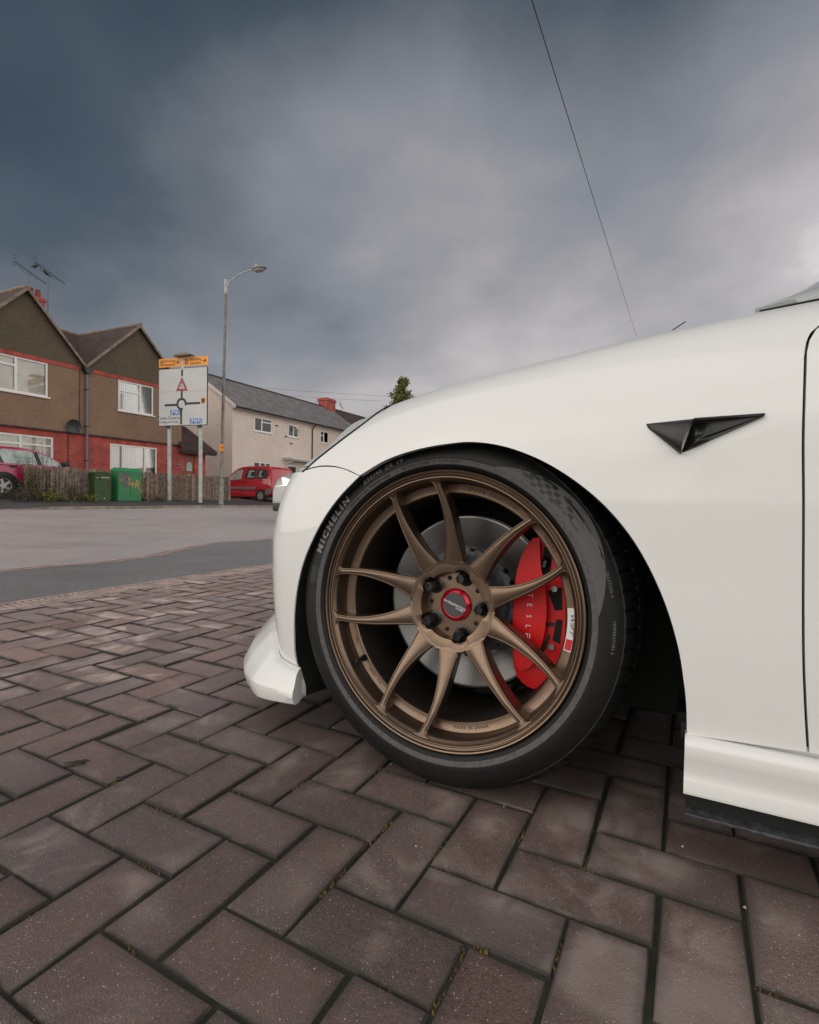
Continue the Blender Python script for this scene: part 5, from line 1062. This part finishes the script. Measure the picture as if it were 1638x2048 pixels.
MB().prism([(tx - .13, -1.66), (tx + .13, -1.66), (tx + .14, -1.95), (tx + .06, -2.14), (tx - .06, -2.14), (tx - .14, -1.95)], 2, ztop + .065, ztop + .10).build('lens', mat('lantern_lens', (.34, .29, .27), .3), lp, smooth=False)
MB().tube([(tx, -1.70, ztop + .28), (tx, -1.70, ztop + .38)], .035, 8).build('photocell', M['galv'], lp)
zp = at(443.7, 895.5, 17.75, A_ST)[1] - .10
ph_ = tag(empty('hydrant_plate', BL + Vector((0, 0, zp)), math.atan2(rt.y, rt.x) + .42), 'small yellow hydrant plate marked H strapped to the lamp post', 'sign')
MB().box(-.085, .085, -.085, -.078, -.15, .15).build('plate', M['sign_yellow'], ph_, smooth=False)
MB().box(-.055, .03, -.088, -.0855, -.012, .012).box(.028, .05, -.088, -.0855, -.10, .10).build('plate_print', M['sign_black'], ph_, smooth=False)
MB().tube([(0, -.07, 0), (0, .07, 0)], .09, 12).build('strap', M['galv'], ph_)
# ---------------- fence
TF = 19.35; sF0, sF1 = at(52, 950, TF, A_F)[0], at(459, 975, TF, A_F)[0]
zft = .5 * (at(60, 931, TF, A_F)[1] + at(440, 955, TF, A_F)[1]); zfb = .215
oF = ST(sF0, TF, zfb, A_F); fe = tag(empty('fence', oF, PI / 2 - A_F), 'low weathered timber picket fence of upright boards along the pavement', 'fence')
M['fence'] = mat('weathered_timber', (.165, .128, .098), .85, var=.45, vscale=7, bump=.5, bscale=50, rand=.28); M['fpost'] = mat('fence_post', (.235, .170, .130), .85, var=.3, vscale=5, rand=.12)
posts = [at(px, 960, TF, A_F)[0] - sF0 for px in (54, 187, 293, 384, 457)]
fb = None; x = .02; LF = sF1 - sF0
while x < LF:
    if min(abs(x - q_) for q_ in posts) > .10:
        if fb is None: fb = MB().prism([(-.046, 0), (.046, 0), (.046, 1.0), (.030, 1.02), (-.030, 1.02), (-.046, 1.0)], 1, -.008, .010).build('board', M['fence'], fe, smooth=False); o = fb
        else: o = link(bpy.data.objects.new('board', fb.data), fe)
        o.location = (x, random.gauss(0, .004), random.uniform(-.02, .03)); o.scale = (random.uniform(.88, 1.06), 1, (zft - zfb) * random.uniform(.975, 1.01)); o.rotation_euler = (random.gauss(0, .012), random.gauss(0, .008), 0)
    x += .108 + random.uniform(-.006, .008)
pp_ = None
for q_ in posts:
    if pp_ is None: pp_ = MB().box(-.062, .062, -.075, .06, -.1, 1.06).build('fence_post', M['fpost'], fe, smooth=False, bevel=.008); o = pp_
    else: o = link(bpy.data.objects.new('fence_post', pp_.data), fe)
    o.location = (q_, 0, 0); o.scale.z = (zft - zfb) * random.uniform(.97, 1.0)
for z in (.25, .85): MB().box(0, LF, .014, .05, z, z + .08).build('rail', M['fence'], fe, smooth=False)
MB().box(0, LF, -.02, .02, -.12, .05).build('gravel_board', mat('gravel_board', (.05, .05, .03), .9, var=.4, vscale=4), fe, smooth=False)
# ---------------- cabinets
def cabinet(px0, px1, py0, T0, dpt, m, label, doors, roof):
    a, zt2_ = at(px0, py0, T0, A_F); b, _ = at(px1, py0, T0, A_F); zb3 = .185; zt2_ = at((px0 + px1) / 2, py0, T0, A_F)[1]; w_, h_ = b - a, zt2_ - zb3
    r = tag(empty('utility_cabinet', ST(a, T0, zb3, A_F), PI / 2 - A_F), label, 'utility cabinet')
    MB().box(0, w_, 0, dpt, 0, h_ * .90).build('body', m, r, smooth=False, bevel=.012)
    MB().prism([(-.03, h_ * .895), (-.03, h_ * .93), (dpt / 2, h_ * 1.0), (dpt + .03, h_ * .93), (dpt + .03, h_ * .895)], 0, -.02, w_ + .02).build('lid', roof, r, smooth=False)
    return r, w_, h_
M['cab_dark'] = mat('dark_green_paint', (.022, .055, .008), .55, var=.25, vscale=4); M['cab_green'] = mat('green_paint', (.012, .19, .060), .45, var=.35, vscale=5, col2=(.035, .16, .06)); M['cab_lid'] = mat('green_lid', (.02, .26, .10), .45, var=.15)
c1_, w1, h1_ = cabinet(189, 221, 944, 19.0, .36, M['cab_dark'], 'small dark green utility cabinet on the pavement', 0, M['cab_dark'])
MB().box(w1 * .38, w1 * .95, -.004, .001, h1_ * .80, h1_ * .835).build('marking', mat('worn_print', (.30, .34, .24), .6, var=.6, vscale=60), c1_, smooth=False)
for x, z in ((w1 * .18, h1_ * .80), (w1 * .60, h1_ * .12)): MB().tube([(x, -.008, z), (x, .002, z)], .018, 10).build('lock', M['white_print'], c1_)
c2_, w2_, h2_ = cabinet(236, 283, 936, 18.95, .42, M['cab_green'], 'larger bright green utility cabinet with orange graffiti, in front of the fence', 2, M['cab_lid'])
for k in range(2): MB().box(w2_ * (.03 + .485 * k), w2_ * (.485 + .485 * k), -.012, .002, h2_ * .17, h2_ * .86).build('cabinet_door', M['cab_green'], c2_, smooth=False, bevel=.004)
MB().prism([(w2_ * .06, h2_ * .84), (w2_ * .46, h2_ * .84), (w2_ * .47, h2_ * .45), (w2_ * .40, h2_ * .38), (w2_ * .22, h2_ * .44), (w2_ * .12, h2_ * .55)], 1, -.0135, -.0122).build('paint_patch', mat('overpaint_grey', (.11, .115, .095), .7, var=.4, vscale=14), c2_, smooth=False)
M['graf'] = mat('graffiti_orange', (.62, .26, .05), .6, var=.3, vscale=30)
for ch, x, z, sz in (('S', .45, .60, .40), ('e', .60, .535, .38), ('R', .80, .50, .50)):
    vv, ff = text_geo(ch, sz, .001, 'CENTER', .15, 3); mesh('graffiti', [(w2_ * x + a * .8, -.0155 - c_, h2_ * z + b + a * -.25) for a, b, c_ in vv], ff, M['graf'], c2_, smooth=False)
mb = MB().tube([(w2_ * .86, -.014, h2_ * .42), (w2_ * .92, -.014, h2_ * .30), (w2_ * .98, -.014, h2_ * .28), (w2_ * 1.0, -.014, h2_ * .38)], .012, 5); mb.build('graffiti', M['graf'], c2_); mb = MB().tube([(w2_ * .05, -.014, h2_ * .68), (w2_ * .10, -.014, h2_ * .56), (w2_ * .16, -.014, h2_ * .70)], .010, 5); mb.build('graffiti', M['graf'], c2_)
MB().box(-.02, w2_ + .02, -.02, .44, -.08, .05).build('plinth', mat('plinth', (.02, .07, .035), .8, var=.4, vscale=6), c2_, smooth=False)
# telegraph pole that carries the wire, mostly behind the car
tp_ = tag(empty('telegraph_pole', (far_w.x, far_w.y, 0)), 'wooden telegraph pole behind the white car where the overhead wire ends', 'pole')
MB().tube([(0, 0, 0), (0, 0, far_w.z + .25)], [.14, .09], 12).build('pole', M['fence'], tp_); MB().box(-.5, .5, -.05, .05, far_w.z - .1, far_w.z).build('cross_arm', M['fence'], tp_, smooth=False)
# ================================================================== plants
def leaf_mat(name, c1, c2):
    m = mat(name, c1, .6); t = m.node_tree; n = t.nodes; l = t.links; g = n.new('ShaderNodeNewGeometry'); mx = n.new('ShaderNodeMix'); mx.data_type = 'RGBA'; mx.inputs[6].default_value = (*c1, 1); mx.inputs[7].default_value = (*c2, 1); l.new(g.outputs['Random Per Island'], mx.inputs[0]); l.new(mx.outputs[2], n['Principled BSDF'].inputs['Base Color'])
    n['Principled BSDF'].inputs['Subsurface Weight'].default_value = 0; return m
def leaf(mb, P, size, rng, droop=.3):
    d = Vector((rng.gauss(0, 1), rng.gauss(0, 1), rng.gauss(0, .7) - droop)).normalized(); s_ = d.orthogonal().normalized(); s_.rotate(Matrix.Rotation(rng.uniform(0, 6.28), 3, d)); n_ = d.cross(s_)
    L_ = size * rng.uniform(.6, 1.3); w_ = L_ * .34; P = Vector(P); mb.add([P, P + d * L_ * .45 + s_ * w_ + n_ * w_ * .25, P + d * L_, P + d * L_ * .45 - s_ * w_ + n_ * w_ * .25], [(0, 1, 2), (0, 2, 3)])
def bush(name, base, stems, spread, height, nleaf, size, m, mstem, label, cat_, seed, arch=.5, group=None):
    rng = random.Random(seed); r = tag(empty(name, base), label, cat_, group); st_ = MB(); lf = MB()
    for k in range(stems):
        a = rng.uniform(0, 2 * PI); hgt = height * rng.uniform(.45, 1.05); sp = spread * rng.uniform(.3, 1); b0 = Vector((rng.gauss(0, spread * .35), rng.gauss(0, spread * .12), 0)); pts = []
        for i in range(9):
            u = i / 8; out = sp * (u ** 1.6); z = hgt * (u - arch * u * u * .55) / (1 - arch * .55) ; pts.append(b0 + Vector((math.cos(a) * out + rng.gauss(0, .012), .45 * math.sin(a) * out + rng.gauss(0, .012), z)))
        st_.tube(pts, [.010 - .0009 * i for i in range(9)], 4, cap=False)
        for j in range(nleaf // stems):
            u = rng.uniform(.12, 1); i = min(7, int(u * 8)); P = pts[i].lerp(pts[i + 1], u * 8 - i); leaf(lf, P + Vector((rng.gauss(0, .05), rng.gauss(0, .05), rng.gauss(0, .05))), size, rng)
    st_.build('stems', mstem, r); lf.build('leaves', m, r, smooth=False, fix=False); return r
M['stem'] = mat('stem_brown', (.055, .036, .024), .8)
ol = leaf_mat('olive_leaf', (.10, .105, .022), (.045, .060, .014)); yl = leaf_mat('yellow_leaf', (.22, .20, .02), (.10, .13, .02)); dk = leaf_mat('dull_leaf', (.055, .058, .040), (.030, .036, .024)); tw = leaf_mat('dry_leaf', (.14, .105, .060), (.06, .055, .03))
def pv(px, py, T0): s_, z = at(px, py, T0, A_F); return ST(s_, T0, .20, A_F)
bush('bramble_bush', pv(62, 985, 19.15), 18, .42, 1.30, 620, .07, ol, M['stem'], 'tall olive green bramble climbing over the left end of the fence', 'bush', 3, .35)
bush('bramble_bush', pv(84, 985, 19.2), 9, .9, 2.0, 70, .06, dk, M['stem'], 'bare arching bramble stems rising above the fence by the red car', 'bush', 4, .5)
bush('low_shrub', pv(30, 990, 18.95), 24, .60, .50, 620, .05, dk, M['stem'], 'low dull grey-green shrub beside the wheel of the parked red car', 'shrub', 5, .6)
bush('bramble_bush', pv(112, 990, 19.15), 12, .7, .85, 150, .07, ol, M['stem'], 'sparse bramble with scattered leaves against the middle fence boards', 'bush', 6, .7)
bush('dry_shrub', pv(152, 985, 19.1), 22, .6, .70, 240, .045, tw, M['stem'], 'twiggy half-dry shrub left of the small dark cabinet', 'shrub', 7, .5)
bush('weed_clump', pv(98, 998, 18.9), 14, .35, .32, 380, .06, yl, M['stem'], 'bright yellow-green weed clump at the foot of the fence', 'weeds', 8, .6)
bush('weed_clump', pv(128, 1000, 18.9), 10, .4, .22, 220, .05, yl, M['stem'], 'flat yellow-green weeds between the bright clump and the dry shrub', 'weeds', 9, .6)
bush('weed_clump', pv(176, 1000, 18.9), 14, .5, .30, 380, .055, yl, M['stem'], 'yellow weeds against the small dark green cabinet', 'weeds', 10, .6)
bush('dry_weeds', pv(320, 1000, 19.0), 12, .25, .28, 160, .05, tw, M['stem'], 'small tuft of dry weeds left of the sign post', 'weeds', 11, .6)
bush('dry_weeds', pv(292, 1002, 19.0), 12, .3, .16, 160, .05, tw, M['stem'], 'flat dry leaves at the foot of the fence right of the bright green cabinet', 'weeds', 12, .6)
# conifer behind the pale house
TB = dep(805, 790, 45); tr = tag(empty('conifer_tree', (TB.x, TB.y, 0)), 'green conifer tree whose top shows above the white car front wing', 'tree')
MB().tube([(0, 0, 0), (.05, .02, 4), (-.05, .03, 8), (0, 0, 10.3)], [.22, .16, .07, .015], 8).build('trunk', M['stem'], tr)
rng = random.Random(21); lf = MB(); lm = MB()
for k in range(190):
    z = rng.uniform(1.2, 10.4); R = max(.10, (10.7 - z) * .42 + .12) * rng.uniform(.5, 1.12); a = rng.uniform(0, 6.28); tip = Vector((math.cos(a) * R, math.sin(a) * R, z + R * .35)); b0 = Vector((0, 0, z - .1)); lm.tube([b0, b0.lerp(tip, .5) - Vector((0, 0, .05)), tip], [.03, .018, .005], 4, cap=False)
    for j in range(95):
        u = rng.uniform(.2, 1.05); P = b0.lerp(tip, u) + Vector((rng.gauss(0, .11), rng.gauss(0, .11), rng.gauss(0, .10))); leaf(lf, P, .17, rng, -.5)
lm.build('limbs', M['stem'], tr); lf.build('crown', leaf_mat('conifer_leaf', (.20, .20, .035), (.055, .080, .020)), tr, smooth=False, fix=False)
# ================================================================== other cars
M['tyre_far'] = mat('far_tyre', (.015, .015, .015), .8); M['alloy'] = mat('alloy', (.42, .39, .38), .4, metal=.6); M['tint'] = mat('tinted_glass', (.030, .040, .038), .05, coat=1, spec=.8); M['glass_pale'] = mat('pale_car_glass', (.30, .36, .33), .06, coat=1, spec=.7, var=.3, vscale=4)
M['cladding'] = mat('grey_cladding', (.16, .15, .16), .6); M['blk'] = mat('car_black_trim', (.012, .013, .013), .5); M['lamp_red'] = mat('tail_lamp', (.50, .008, .012), .2, coat=1); M['lamp_clear'] = mat('head_lamp', (.62, .60, .55), .15, coat=1)
class Car:
    """local axes: x forward (0 at the rear axle), y left, z up; half-width w at the waist, narrowing above it"""
    def __init__(s_, name, label, P, rz, w, zb, zr, tum, paint): s_.w, s_.zb, s_.zr, s_.tum = w, zb, zr, tum; s_.root = tag(empty(name, P, rz), label, 'car'); s_.paint = paint
    def y(s_, z): return s_.w - s_.tum * max(0, (z - s_.zb) / (s_.zr - s_.zb)) ** 1.15 - .05 * max(0, (.5 - z) / .3) ** 2
    def hull(s_, outline, name='body', ends=None):
        P = [tuple(p) for p in cat(outline + outline[:1], 4)[:-1]]; n_ = len(P); V = []; nl = (-1, -.97, -.86, 0, .86, .97, 1)
        cxm = sum(p[0] for p in P) / n_; czm = sum(p[1] for p in P) / n_
        for q in nl:
            k = {1: .965, .97: .988, .86: 1, 0: 1.0}[abs(q)]
            for (x, z) in P: V.append((cxm + (x - cxm) * (k if abs(q) > .9 else 1) , q * s_.y(z), czm + (z - czm) * k))
        F_ = [(i * n_ + j, i * n_ + (j + 1) % n_, (i + 1) * n_ + (j + 1) % n_, (i + 1) * n_ + j) for i in range(len(nl) - 1) for j in range(n_)] + [tuple(range(n_)), tuple(range(6 * n_, 7 * n_))]
        return mesh(name, V, F_, s_.paint, s_.root, ang=45)
    def side(s_, poly, name, m, off=.004, sides=(1, -1), th=.02):
        for sd_ in sides:
            n_ = len(poly); V = [(x, sd_ * (s_.y(z) + off), z) for x, z in poly] + [(x, sd_ * (s_.y(z) + off - th), z) for x, z in poly]
            mesh(name, V, [tuple(range(n_))] + [(i, (i + 1) % n_, n_ + (i + 1) % n_, n_ + i) for i in range(n_)], m, s_.root, smooth=False)
    def wheel(s_, x, sd_, r, spokes, m):
        e = empty('wheel', (x, sd_ * (s_.w - .07), r), 0 if sd_ > 0 else PI, s_.root)
        MB().lathe_y([(r * .64, .09), (r * .70, .10), (r * .9, .10), (r * .98, .07), (r, .03), (r, -.12), (r * .64, -.12)], 36).build('tyre', M['tyre_far'], e)
        mb = MB().lathe_y([(r * .66, .10), (r * .62, .095), (r * .60, .02), (r * .60, -.08)], 30).lathe_y([(.001, .088), (r * .16, .086), (r * .18, .05)], 16); mb.build('rim', m, e)
        MB().lathe_y([(r * .6, .0), (.001, .0)], 24).build('brake', M['blk'], e)
        for k in range(spokes):
            a = 2 * PI * k / spokes; c_, s2 = math.cos(a), math.sin(a); P = []
            for (rr, hw_) in ((r * .12, .045), (r * .62, .035)):
                for h in (-hw_, hw_): P.append((rr * c_ - h * s2, .085 if rr < r * .3 else .092, rr * s2 + h * c_))
            P2 = [(x_, y_ - .03, z_) for x_, y_, z_ in P]; mesh('spoke', P + P2, [(0, 1, 3, 2), (4, 6, 7, 5), (0, 2, 6, 4), (1, 5, 7, 3)], m, e, smooth=False)
    def arch(s_, x, r, m, lip=.07, sides=(1, -1)):
        for sd_ in sides:
            mb = MB(); P = []
            for t in np.radians(np.linspace(-20, 200, 28)): P.append([(x + k * math.cos(t), sd_ * (s_.w + o), r * .86 + k * math.sin(t)) for k, o in ((r * 1.10, -.12), (r * 1.10, .006), (r * 1.10 + lip, .006), (r * 1.10 + lip, -.05))])
            mb.grid(P); mb.build('wheel_arch', m, s_.root)
            mb = MB().lathe_y([(r * 1.10, sd_ * (s_.w + .003)), (.01, sd_ * (s_.w + .003))], 32, cx=x, cz=r * .86); o = mb.build('wheel_well', M['blk'], s_.root)
            # only the part above the sill reads as a well
    def box(s_, b, name, m, bev=.01): return MB().box(*b).build(name, m, s_.root, smooth=True, bevel=bev)
# ---- red people carrier nose-in on the drive of the pale house
mp_ = paint_mat('red_paint', (.40, .004, .016), False, .3)
P0 = dep(524, 1003, 27.2); T2 = T_; rz_m = math.atan2(T2.y, T2.x); left_m = Vector((-T2.y, T2.x, 0))
zg = .20
cm = Car('people_carrier', 'red people carrier with grey side strips parked nose-in by the pale house', Vector((P0.x, P0.y, zg)) - left_m * .82, rz_m, .90, .98, 1.80, .17, mp_)
cm.hull([(-.70, .34), (-.74, .60), (-.72, 1.0), (-.66, 1.40), (-.56, 1.72), (-.30, 1.80), (.6, 1.82), (1.4, 1.79), (1.85, 1.66), (2.35, 1.28), (2.62, 1.08), (3.2, .98), (3.58, .80), (3.68, .50), (3.60, .28), (2.6, .22), (1.0, .22), (-.3, .24)])
cm.side([(2.42, 1.07), (2.12, 1.34), (1.78, 1.58), (1.42, 1.65), (1.36, 1.60), (1.42, 1.14)], 'front_window', M['glass_pale'])
cm.side([(1.20, 1.14), (1.10, 1.62), (1.02, 1.67), (.42, 1.67), (.40, 1.14)], 'door_window', M['tint']); cm.side([(.34, 1.14), (.36, 1.67), (-.22, 1.63), (-.36, 1.50), (-.40, 1.16)], 'rear_side_window', M['tint'])
cm.side([(1.0, 1.22), (.92, 1.56), (.80, 1.60), (.58, 1.58), (.55, 1.24)], 'seat_view', M['glass_pale'], .0055, th=.003); cm.side([(.20, 1.24), (.18, 1.56), (-.02, 1.55), (-.04, 1.24)], 'seat_view', M['glass_pale'], .0055, th=.003)
for xq, rq in ((.66, .13), (-.02, .12)): cm.side([(xq + rq * math.cos(t) * .9, 1.40 + rq * math.sin(t)) for t in np.linspace(0, 2 * PI, 14)[:-1]], 'headrest', M['blk'], .007, th=.002)
cm.side([(2.62, .62), (2.62, .74), (1.30, .74), (1.30, .62)], 'side_moulding', M['cladding'], .03, th=.04); cm.side([(1.24, .62), (1.24, .74), (.42, .74), (.36, .68), (.38, .62)], 'side_moulding', M['cladding'], .03, th=.04)
cm.side([(1.36, .34), (1.372, 1.12), (1.384, 1.12), (1.372, .34)], 'door_gap', M['blk'], .002, th=.01)
for xq in (1.52, 1.14): cm.side([(xq - .11, 1.0), (xq + .11, 1.0), (xq + .11, 1.04), (xq - .11, 1.04)], 'door_handle', mat('handle_dark', (.10, .004, .008), .4), .02, th=.03)
cm.side([(-.10, .36), (-.30, .34), (-.62, .40), (-.66, .68), (-.46, .68), (-.40, .56)], 'bumper_corner', M['cladding'], .02, th=.05)
cm.side([(-.44, .70), (-.64, .72), (-.66, 1.22), (-.58, 1.24), (-.50, 1.02)], 'tail_lamp', M['lamp_red'], .012, th=.05); cm.side([(-.50, .84), (-.60, .84), (-.60, 1.0), (-.53, 1.0)], 'reverse_lamp', M['lamp_clear'], .016, th=.01)
for xq in (0, 2.73): cm.arch(xq, .31, M['blk'], .03)
for xq in (0, 2.73):
    for sd_ in (1, -1): cm.wheel(xq, sd_, .31, 7, M['alloy'])
cm.box((-.80, -.66, -.84, .84, .36, .66), 'rear_bumper', M['cladding'], .04)
MB().add([(-.705, -.66, 1.10), (-.705, .66, 1.10), (-.585, .60, 1.62), (-.585, -.60, 1.62)], [(0, 1, 2, 3)]).build('rear_window', M['glass_pale'], cm.root); MB().add([(-.78, -.27, .72), (-.78, .27, .72), (-.77, .27, .84), (-.77, -.27, .84)], [(0, 1, 2, 3)]).build('number_plate', M['sign_yellow'], cm.root)
for sd_ in (1, -1): cm.box((2.26, 2.42, sd_ * .98 - .10, sd_ * .98 + .10, 1.06, 1.24), 'wing_mirror', M['blk'], .03)
MB().box(-.3, 3.3, -.7, .7, .16, .24).build('underside', M['blk'], cm.root, smooth=False)
# ---- magenta estate car in front of the brown house
sp_ = paint_mat('magenta_paint', (.36, .010, .075), False, .28)
sr_, _ = at(4, 985, 19.75, A_F); hd_ = .44; Us = Vector((math.sin(hd_), math.cos(hd_), 0)); lf_ = Vector((-Us.y, Us.x, 0)); PS0 = ST(sr_, 19.75, .345, A_F)
cs_ = Car('crossover_car', 'magenta red car with black wheel arches parked before the brown house at the left edge', PS0 + lf_ * .84, math.atan2(Us.y, Us.x), .92, 1.02, 1.66, .26, sp_)
cs_.hull([(-.88, .42), (-.94, .75), (-.90, 1.08), (-.72, 1.40), (-.40, 1.60), (.30, 1.67), (.95, 1.64), (1.42, 1.50), (1.92, 1.22), (2.25, 1.06), (2.9, 1.0), (3.40, .86), (3.56, .60), (3.50, .32), (2.5, .26), (.8, .26), (-.5, .30)])
cs_.side([(1.08, 1.10), (1.02, 1.52), (.88, 1.56), (.10, 1.58), (-.08, 1.52), (.04, 1.10)], 'rear_door_window', M['glass_pale']); cs_.side([(2.02, 1.08), (1.64, 1.32), (1.36, 1.46), (1.16, 1.52), (1.22, 1.10)], 'front_window', M['glass_pale'])
cs_.side([(1.22, 1.08), (1.16, 1.53), (1.02, 1.54), (1.08, 1.08)], 'door_pillar', M['blk'], .006); cs_.side([(-.12, 1.50), (.0, 1.10), (-.5, 1.14), (-.62, 1.30)], 'quarter_window', M['tint'])
cs_.side([(2.05, 1.03), (2.05, 1.075), (-.3, 1.10), (-.3, 1.055)], 'waist_strip', mat('magenta_light', (.44, .02, .10), .25, coat=1), .006); cs_.side([(.20, .98), (.20, 1.03), (.42, 1.03), (.42, .98)], 'door_handle', M['blk'], .02)
cs_.side([(2.2, .28), (2.2, .46), (.42, .46), (.42, .28)], 'sill_cladding', M['blk'], .015); cs_.side([(1.7, .56), (.8, .50), (.8, .54), (1.7, .60)], 'door_crease', mat('magenta_light2', (.48, .02, .10), .25, coat=1), .012)
for xq in (0, 2.68):
    cs_.arch(xq, .36, M['blk'], .11)
    for sd_ in (1, -1): cs_.wheel(xq, sd_, .36, 5, M['alloy'])
for sd_ in (1, -1): cs_.box((1.86, 2.06, sd_ * 1.0 - .11, sd_ * 1.0 + .11, 1.10, 1.26), 'wing_mirror', M['blk'], .04)
MB().add([(2.13, -.72, 1.10), (2.13, .72, 1.10), (1.46, .60, 1.505), (1.46, -.60, 1.505)], [(0, 1, 2, 3)]).build('windscreen', M['glass_pale'], cs_.root)
# ---- silver car coming along the road
sv_m = paint_mat('silver_paint', (.34, .345, .35), False, .3); Pn = -U_; 
PF = ST(8.0, 6.42, -.014); rzv = math.atan2(Pn.y, Pn.x)
cv_ = Car('silver_car', 'silver car with lit headlamp driving along the road, mostly behind the white car bumper', PF - Pn * 3.4, rzv, .88, .92, 1.46, .22, sv_m)
cv_.hull([(-.75, .36), (-.80, .80), (-.60, 1.05), (-.1, 1.40), (.7, 1.47), (1.3, 1.38), (2.05, 1.08), (2.7, 1.03), (3.15, .93), (3.36, .74), (3.40, .50), (3.36, .26), (2.5, .22), (.5, .22)])
MB().add([(2.0, -.70, 1.05), (2.0, .70, 1.05), (1.34, .58, 1.38), (1.34, -.58, 1.38)], [(0, 1, 2, 3)]).build('windscreen', M['tint'], cv_.root)
cv_.side([(1.95, 1.0), (1.2, 1.34), (.2, 1.38), (-.3, 1.2), (-.2, .98)], 'side_window', M['tint'])
lampm = mat('lit_headlamp', (.8, .75, .62), .2, coat=1, emit=((1, .88, .66), .9))
for sd_ in (1, -1):
    V = [(3.20, sd_ * .48, .86), (3.30, sd_ * .48, .74), (3.22, sd_ * .80, .72), (3.02, sd_ * .875, .78), (2.96, sd_ * .87, .90), (3.10, sd_ * .72, .91)]; V2 = [(x - .07, y * .985, z) for x, y, z in V]; V = [(x + .15, y * 1.01, z) for x, y, z in V]
    mesh('headlamp', V + V2, [tuple(range(6)), tuple(range(6, 12))] + [(i, (i + 1) % 6, 6 + (i + 1) % 6, 6 + i) for i in range(6)], lampm, cv_.root, smooth=False)
cv_.box((3.22, 3.425, -.42, .42, .60, .74), 'grille', M['blk'], .015)
for z in (.64, .69): cv_.box((3.40, 3.435, -.38, .38, z, z + .018), 'grille_bar', M['alloy'], .004)
cv_.box((3.30, 3.46, -.80, .80, .24, .40), 'lower_bumper', M['blk'], .03)
cv_.box((3.42, 3.468, -.26, .26, .44, .55), 'number_plate', M['white_print'], .004); cv_.box((3.46, 3.4715, -.26, -.20, .445, .545), 'plate_band', M['sign_blue'], .001)
for xq in (0, 2.6):
    cv_.arch(xq, .31, M['blk'], .02)
    for sd_ in (1, -1): cv_.wheel(xq, sd_, .31, 6, M['alloy'])
